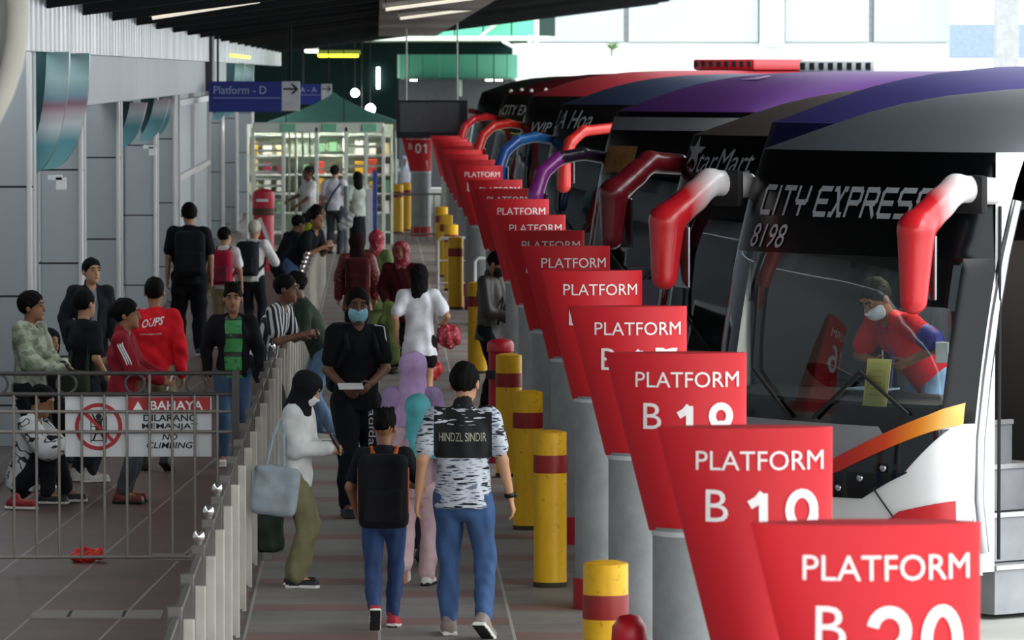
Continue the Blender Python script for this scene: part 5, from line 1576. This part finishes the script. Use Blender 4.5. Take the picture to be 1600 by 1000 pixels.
# --- people at the railing
x, y = px(503, 160)
p = Person('man in dark olive shirt and jeans leaning on the walkway side of the railing', x, y, -82, 1.68, tone=DEEP, lean=24, pz=.90, nod=6,
           hands={'L': (.12, -.42, 1.13), 'R': (-.14, -.40, 1.14)}, feet={'L': (.10, .10, 0), 'R': (-.10, .02, 0)})
p.top(cloth('#2f3a30'), 'long', .08, .02); p.trousers(denim('#5f7d9c'), .014); p.shoes(shoe('#a9a49a'), SOLE); p.hair('short'); p.face(True, True)
x, y = px(408, 166)
p = Person('man in vertical striped shirt leaning on the railing from the waiting side', x, y, 72, 1.70, tone=DEEP, lean=22, pz=.91, nod=4, yaw=10,
           hands={'L': (.12, -.46, 1.15), 'R': (-.10, -.44, 1.15)})
p.top(STRIPE, 'short', .08, .02); p.trousers(DARKC, .014); p.shoes(shoe('#1b1b1e'), SOLEB); p.hair('short'); p.face()
x, y = px(458, 110)
p = Person('man in black tee and jeans bent far over the railing', x, y, 62, 1.74, tone=MID, lean=40, pz=.90, nod=-8, yaw=-22,
           hands={'L': (.12, -.52, 1.10), 'R': (-.10, -.52, 1.10)}, feet={'L': (.10, .16, 0), 'R': (-.10, .10, 0)})
p.top(cloth('#16171b'), 'short', .06, .024); p.trousers(denim('#48638a'), .014); p.shoes(shoe('#26262a'), SOLEB); p.hair('short'); p.face()
x, y = px(462, 103)
p = Person('dark haired person in neon yellow vest behind the man bent over the railing', x, y, 80, 1.66, tone=MID, lean=34, pz=.90, hands={'L': (.12, -.48, 1.05), 'R': (-.12, -.48, 1.05)})
p.top(cloth('#c9cf2c'), 'short', .06, .02); p.trousers(DARKC, .014); p.shoes(shoe('#26262a'), SOLEB); p.hair('short'); p.face()
x, y = px(436, 108)
p = Person('dark clothed man stooping with a bag between the white haired man and the yellow vest', x, y, 120, 1.60, tone=DEEP, lean=30, pz=.88, nod=20)
p.top(cloth('#18191d'), 'long', .08, .024); p.trousers(DARKC, .016); p.shoes(shoe('#1b1b1e'), SOLEB); p.hair('short')

# --- waiting side, middle
x, y = px(364, 171)
p = Person('young man facing us in black jacket over a green printed tee', x, y, 4, 1.60, tone=MID, fine=True, yaw=-4, feet={'L': (.10, .1, 0), 'R': (-.10, -.08, 0)}, hands={'L': (.27, -.10, .92), 'R': (-.26, .0, .91)})
p.top(GPRINT, 'none', .07, .012); p.top(cloth('#17181c'), 'long', .06, .026, name='jacket', open=.085, wr=.01); p.trousers(denim('#3c5878'), .012); p.shoes(shoe('#d0cdc8'), SOLE); p.hair('spiky'); p.face()
x, y = px(296, 123)
p = Person('tall broad man from behind, all in black with black backpack', x, y, 184, 1.88, girth=1.18, tone=TAN, feet={'L': (.12, -.08, 0), 'R': (-.12, .08, 0)})
p.top(cloth('#131418'), 'short', .10, .03); p.trousers(cloth('#121317'), .03); p.shoes(shoe('#2a3440'), SOLE); p.hair('short')
backpack(p, 'flat black backpack on the tall man in black', cloth('#1a1b1f'), cloth('#16171a'), (.17, .09, .26))
x, y = px(350, 120)
p = Person('youth from behind in white tee and khaki trousers with a crimson backpack', x, y, 168, 1.53, tone=TAN, yaw=-25)
p.top(WHITE_S, 'short', .06, .02); p.trousers(cloth('#8c8160'), .022); p.shoes(shoe('#2b2b2e'), SOLE); p.hair('short')
backpack(p, 'crimson backpack on the youth in the white tee', cloth('#a11d3c'), cloth('#8a1a36'), (.17, .10, .25), pocket=cloth('#7a2a3e'))
x, y = px(395, 117)
p = Person('white haired man from behind in pale shirt with dark backpack', x, y, 160, 1.57, tone=TAN, lean=6, hands={'R': (-.20, -.34, 1.18), 'L': (.22, -.2, 1.05)})
p.top(WHITE_S, 'long', .06, .024); p.trousers(DARKC, .018); p.shoes(shoe('#1d1d20'), SOLEB); p.hair('short', '#c9c4b6')
backpack(p, 'dark slate backpack on the white haired man', cloth('#23262c'), cloth('#2b2f36'), (.16, .10, .25))

# --- group by the warning board
x, y = px(46, 181)
p = Person('young man in pale green camouflage hoodie holding a phone', x, y, 66, 1.65, tone=MID, fine=True, yaw=12, hands={'R': (-.08, -.32, 1.10), 'L': (.08, -.33, 1.09)})
m, t = newmat('pale_camo'); n1 = t.noise(t.coord('Object', (1, 1, 1.4)), 7, 2, .5)
t.color(t.ramp(n1, [(0, lin('#7f8a72')), (.44, lin('#a3aa92')), (.55, lin('#b9bfae')), (.66, lin('#8d967f'))], True)); t.bsdf.inputs['Roughness'].default_value = .9
p.top(m, 'long', .12, .034, name='hoodie', wr=.012); p.trousers(cloth('#1c1d22'), .018); p.shoes(shoe('#33343a'), SOLE); p.hair('short', puff=.008); p.face()
S = Soft(.03); S.cap(p.N - p.f * .05 + p.r * .06, p.N - p.f * .07 - p.u * .03, .045); S.cap(p.N - p.f * .07 - p.u * .03, p.N - p.f * .05 - p.r * .06, .045); S.mesh('hood', m, p.root, .0105, p.S, .004)
held_box(p, -1, 'phone', 'phone with a bright edge in the hand of the man in camouflage hoodie', 'phone', (.075, .015, .15), mat('phone_pale', '#2b2c30', .2), (0, -.02, .03), -50)
x, y = px(74, 168)
p = Person('seated woman in black headscarf and long black dress behind the hoodie man', x, y, 40, 1.58, tone=TAN, pz=.47, yaw=10, hands={'L': (.10, -.36, .60), 'R': (-.10, -.36, .60)}, feet={'L': (.10, -.42, 0), 'R': (-.10, -.42, 0)})
p.top(cloth('#15151a'), 'long', .06, .026); p.hijab(cloth('#121217'), .22, .17); p.face()
S = Soft(.05)
for i in (1, -1): S.cap(p.hp[i], p.kn[i], .11, .09); S.cap(p.kn[i], p.an[i] + v3(0, 0, -.02), .09, .08)
S.cap(p.P, v3(0, .02, .12), .13, .13); S.cap(p.kn[1], p.kn[-1], .08); S.plane((0, 0, .005), (0, 0, -1)); S.mesh('dress', cloth('#141418'), p.root, .0125, p.S, .006)
p.shoes(shoe('#1c1c1f'), SOLEB)
x, y = px(36, 187)
p = Person('person in white and black patterned shirt squatting on the ground by the fence', x, y, 80, 1.66, tone=MID, pz=.20, lean=10, nod=22, hands={'L': (.10, -.50, .50), 'R': (-.12, -.48, .52)}, feet={'L': (.13, -.34, 0), 'R': (-.12, -.24, 0)}, knee=(0, -.6, 1))
p.top(PATT, 'long', .08, .032, wr=.012); p.trousers(cloth('#1a1b20'), .018); p.shoes(shoe('#1f2024'), SOLE); p.hair('short')
o = empty('shoe', (at(33, 798, 190).x, YP(190) , 0), R(75), 'red sneaker with white sole next to the squatting person', 'shoe')
S = Soft(.02); S.box((0, 0, .05), (.045, .13, .035), .03); S.cap((0, .06, .06), (0, .05, .10), .045, .04); S.mesh('upper', shoe('#9c2a30'), o, .01)
S = Soft(.01); S.box((0, 0, .014), (.05, .14, .014), .012); S.mesh('sole', SOLE, o, .009)
x, y = px(142, 155)
p = Person('man in open dark jacket standing against the pillar behind the others', x, y, 22, 1.67, tone=TAN, fine=True, yaw=8, hands={'L': (.22, -.1, .94), 'R': (-.24, .0, .92)})
p.top(cloth('#7c828a'), 'none', .06, .012); p.top(cloth('#1d2025'), 'long', .10, .034, name='jacket', open=.04, collar=True, wr=.008); p.trousers(cloth('#24262c'), .016); p.shoes(shoe('#1b1b1e'), SOLEB); p.hair('short'); p.face()
x, y = px(130, 178)
p = Person('youth in black tee seen from behind turning right with an olive bag at his hip', x, y, 128, 1.64, tone=TAN, yaw=10, hands={'R': (-.22, -.12, .96), 'L': (.14, -.30, 1.10)})
p.top(cloth('#17181c'), 'short', .06, .022); p.trousers(cloth('#26282d'), .016); p.shoes(shoe('#c9c7c2'), SOLE); p.hair('short'); p.face()
o = empty('hip_bag', tuple(p.root.location), p.root.rotation_euler.z, 'olive green bag slung at the hip of the youth in black tee', 'bag')
S = Soft(.03); S.box((-.10, .16, .93), (.14, .07, .11), .05, rotz(R(30))); S.mesh('bag', cloth('#333d2e'), o, .012, p.S, .007, 20, 2)
S = Soft(.01); S.cap((-.20, .10, 1.0), p.sh[-1] + v3(0, .03, .07), .018); S.cap((0, .17, 1.0), p.N + v3(.02, .06, -.04), .018); S.mesh('strap', cloth('#333d2e'), o, .011, p.S)
x, y = px(193, 187)
p = Person('young man in dark red track jacket with white arm stripes, in profile', x, y, 84, 1.65, tone=MID, fine=True, yaw=4, hands={'R': (-.10, -.33, 1.08), 'L': (.08, -.34, 1.10)})
p.top(cloth('#8e1f2c'), 'long', .10, .026, name='jacket', collar=True, wr=.009); p.trousers(cloth('#4c4f55'), .014); p.shoes(shoe('#6e2f2a'), SOLEB); p.hair('short', puff=.006); p.face()
for q in (-.014, .006, .026):
    b = MB(); r_ = p.r * -1; g_ = .068
    b.tube([Vector(p.sh[-1] + r_ * .035 + p.u * .055 + p.f * q) * p.S, Vector(p.sh[-1] + r_ * .076 + p.f * q - p.u * .03) * p.S, Vector(p.sh[-1] * .4 + p.el[-1] * .6 + r_ * .074 + p.f * q) * p.S, Vector(p.el[-1] + r_ * .068 + p.f * q) * p.S, Vector(p.el[-1] * .5 + p.wr[-1] * .5 + r_ * .056 + p.u * (q - .006)) * p.S], .007, 5); b.build('arm_stripe', WHITE_S, p.root, 50)
held_box(p, -1, 'phone', 'white phone in the hand of the man in the track jacket', 'phone', (.07, .012, .14), mat('phone_white', '#d8d8d8', .3), (0, -.02, .0), 20)
x, y = px(241, 173)
p = Person('man from behind in bright red jersey with white script on the back', x, y, 176, 1.69, girth=1.08, tone=MID, fine=True, feet={'L': (.10, -.05, 0), 'R': (-.12, .12, .04, 20)})
s = p.top(cloth('#e01f2b'), 'long', .10, .026, wr=.008); p.trousers(cloth('#8c8068'), .018); p.shoes(shoe('#1b1b1e'), SOLEB); p.hair('short')
PW = mat('print_jersey', '#ece6e4', .7)
on_cloth(p, s, 'lettering', 'OUPS', .0, 1.345, PW, .075, .20, slant=.18, shear=.3, bold=.03)
on_cloth(p, s, 'lettering', 'www.oups.com', .02, 1.235, PW, .020, .20, slant=.04)
b = MB()

# --- walkway, middle distance
x, y = px(558, 126)
p = Person('person from behind in maroon batik clothes with a brown backpack', x, y, 182, 1.55, tone=TAN)
p.top(BATIK, 'long', .22, .034); p.skirt(cloth('#241a1c'), .10, .19); p.shoes(shoe('#1f1f22'), SOLEB); p.hijab(cloth('#2c1416'), .10, .12)
backpack(p, 'maroon backpack with cream side panels on the person in batik', cloth('#4a1a1e'), cloth('#3a1518'), (.16, .10, .25), mat('panel_cream', '#b9a284', .8))
x, y = px(588, 122)
p = Person('child in a red and white patterned scarf beside the maroon backpack', x, y, 150, 1.52, tone=TAN, cat='child')
p.top(cloth('#67784a'), 'long', .30, .034); p.skirt(cloth('#71824c'), .12, .20); p.hijab(RPRINT, .16, .14); p.shoes(shoe('#1f1f22'), SOLEB)
x, y = px(627, 131)
p = Person('woman facing us in maroon top and red patterned headscarf', x, y, -6, 1.52, tone=TAN, hands={'R': (-.20, -.14, 1.0), 'L': (.22, -.10, .98)})
p.top(cloth('#4c151c'), 'long', .24, .034); p.skirt(cloth('#1d1618'), .10, .19); p.hijab(RPRINT, .12, .13); p.face(); p.shoes(shoe('#1f1f22'), SOLEB)
o = empty('green_cloth_bag', tuple(p.wp(p.palm[-1])), 0, 'long green cloth bag hanging from the hand of the woman in maroon', 'bag')
S = Soft(.04); S.cap((0, 0, -.03), (-.01, 0, -.25), .07, .12, flat=(v3(0, 1, 0), 1.6)); S.cap((-.01, 0, -.25), (0, 0, -.62), .12, .13, flat=(v3(0, 1, 0), 1.6)); S.mesh('bag', cloth('#73864a'), o, .0125, 1, .012, 24, 3)
S = Soft(.01); S.cap((0, 0, -.04), (0, 0, .03), .015); S.mesh('handle', cloth('#6d8a34'), o, .009)
x, y = px(655, 151)
p = Person('woman from behind with black shoulder length hair, long white tee and black shorts', x, y, 180, 1.56, tone=TAN, fine=True, hands={'R': (-.27, -.14, 1.06), 'L': (.26, 0, .94)})
p.top(cloth('#e3e3ea'), 'short', .20, .028, wr=.010); p.trousers(BLACK_C, .020, end=.5, name='shorts'); p.shoes(shoe('#3a3a40'), SOLE); p.hair('bob', '#111013')
hw_ = p.wp(p.palm[-1])
for dx, dy, dz_, sz, lab, mm in ((.10, -.10, -.06, .13, 'plump pink printed plastic bag held by the woman in white tee', RPRINT), (-.06, .02, -.42, .10, 'small red plastic bag hanging below the pink printed one', mat('bag_red2', '#b3202c', .4, 0, .15, 14))):
    o = empty('carrier_bag', (hw_.x + dx, hw_.y + dy, hw_.z + dz_), 0, lab, 'bag')
    S = Soft(.04); S.ell((0, 0, 0), (sz, sz * .8, sz)); S.cap((0, 0, sz * .5), (-dx * .5, -dy * .5, -dz_ * .5 + sz * .3), sz * .35, .02); S.mesh('sack', mm, o, .0115, 1, .010, 40, 4)
    MB().tube([(-dx * .4, -dy * .4, -dz_ * .45), (-dx, -dy, -dz_ + .01)], .014, 8).build('handle', mm, o, 50)
x, y = px(764, 148)
p = Person('man in dark leather jacket and black face mask looking down by the signs', x, y, 64, 1.67, tone=MID, fine=True, nod=26, lean=3, hands={'R': (-.08, -.27, 1.02), 'L': (.10, -.29, 1.02)})
p.top(mat('leather_dark', '#37322e', .5, 0, .2, 12), 'long', .14, .034, name='jacket', collar=True, wr=.012); p.trousers(cloth('#16171b'), .016); p.shoes(shoe('#17171a'), SOLEB); p.hair('short'); p.face(True, True, None); p.mask(cloth('#1b1c20'))
held_box(p, -1, 'bottle', 'small pale bottle in the hand of the man in the leather jacket', 'bottle', (.05, .05, .13), mat('bottle_pale', '#a9aaa2', .3), (.02, -.03, -.06))
S = Soft(.01); S.cap(p.N + p.r * .07 + p.f * .04, p.C + p.f * .16 - p.r * .02, .018, flat=(p.f, 1.5)); S.cap(p.C + p.f * .16 - p.r * .02, p.P + p.f * .17 - p.r * .14 + p.u * .05, .018, flat=(p.f, 1.5)); S.mesh('cross_strap', BLACK_C, p.root, .0105, p.S)

# --- far end by the turnstile
x, y = px(484, 80)
p = Person('man in white shirt and dark trousers standing sideways before the turnstile', x, y, -70, 1.70, tone=DEEP, hands={'R': (-.10, -.40, 1.10), 'L': (.10, -.3, 1.0)})
p.top(WHITE_S, 'short', .08, .026); p.trousers(cloth('#22252c'), .018); p.shoes(shoe('#1b1b1e'), SOLEB); p.hair('short', '#2a2724')
x, y = px(523, 79)
p = Person('man in white shirt with a dark strap across his back at the turnstile', x, y, 168, 1.70, tone=TAN)
p.top(cloth('#dcdce6'), 'short', .06, .026); p.trousers(cloth('#3a4048'), .018); p.shoes(shoe('#1b1b1e'), SOLEB); p.hair('short', '#1b1815')
S = Soft(.01); S.cap(p.P + p.u * .50 - p.r * .15 - p.f * .05, p.P + p.u * .28 - p.f * .175, .022, flat=(p.f, 1.5)); S.cap(p.P + p.u * .28 - p.f * .175, p.P + p.u * .04 + p.r * .15 - p.f * .07, .022, flat=(p.f, 1.5)); S.mesh('cross_strap', cloth('#3a4258'), p.root, .0115, p.S)
x, y = px(559, 80)
p = Person('woman with long black hair in pale top and dark skirt at the turnstile', x, y, 200, 1.60, tone=TAN)
p.top(cloth('#b9c4bc'), 'short', .10, .024); p.skirt(cloth('#1b1d20'), .30, .17); p.shoes(shoe('#1b1b1e'), SOLEB); p.hair('long', '#121013')
x, y = px(631, 66)
p = Person('person in pale blue headscarf standing behind the far yellow bollards', x, y, 10, 1.56, tone=TAN)
p.top(cloth('#c9ccd4'), 'long', .16, .03); p.skirt(cloth('#5a6472'), .10, .18); p.hijab(cloth('#c4cbe0'), .2, .16); p.face(); p.shoes(shoe('#1b1b1e'), SOLEB)

# --- the driver
Mb = bus.matrix_basis if False else Matrix.Translation(bus.location) @ Matrix.Rotation(bus.rotation_euler.z, 4, 'Z')
c = Mb @ Vector((.27, .92, 0))
p = Person('driver in red polo and white face mask stooping over the dash to write', c.x, c.y, -TH, 1.70, z=.665, girth=1.1, tone=MID, fine=True, lean=44, side=0, nod=36, pz=.92,
           hands={'R': (-.10, -.40, 1.00, (-.5, .2, .5)), 'L': (.20, -.36, 1.02, (.8, .3, .3))}, feet={'L': (.12, .05, 0), 'R': (-.10, .12, 0)})
p.top(cloth('#d3202a'), 'short', .06, .026); p.trousers(denim('#7f9dbd'), .016); p.shoes(shoe('#2a2a2e'), SOLEB); p.hair('short', '#2b2824'); p.face(True, True, None); p.mask(cloth('#dfe3ea'))
e = p.el[1] * .55 + p.sh[1] * .45
S = Soft(.01); S.cap(e - p.hd[1] * .0, e + nrm(p.el[1] - p.sh[1]) * .06, .085, .083); S.mesh('arm_band', mat('band_blue', '#2c2f86', .6), p.root, .0105, p.S)
S = Soft(.01); S.cap(p.N + p.f * .06 + p.r * .05, p.C + p.f * .17, .010); S.cap(p.N + p.f * .06 - p.r * .05, p.C + p.f * .17, .010); S.cap(p.C + p.f * .17, p.C + p.f * .18 + v3(0, -.02, -.22), .010); S.mesh('lanyard', mat('lanyard_purple', '#4a3f86', .6), p.root, .008, p.S)
q = MB().box((0, 0, 0), (.09, .012, .14), .01).build('name_card', mat('card_white', '#e9e9ee', .6)); q.location = p.wp(p.el[1] + v3(.06, -.03, -.04)); q.rotation_euler = (0, 0, R(-20)); tag(q, 'white card hanging at the arm of the stooping driver', 'card')
q = MB().box((0, 0, 0), (.30, .22, .012), .004).build('papers', mat('papers_blue', '#a9c4d2', .7)); q.location = Mb @ Vector((.17, .50, 1.478)); q.rotation_euler = (0, 0, R(-TH + 20)); tag(q, 'pale blue papers on the dash under the driver hand', 'papers')
q = MB().tube([(0, 0, 0), (.0, .02, .14)], .005, 6).build('pen', WHITE_S); q.location = p.wp(p.palm[-1] + v3(0, -.02, -.05)); tag(q, 'white pen in the hand of the stooping driver', 'pen')
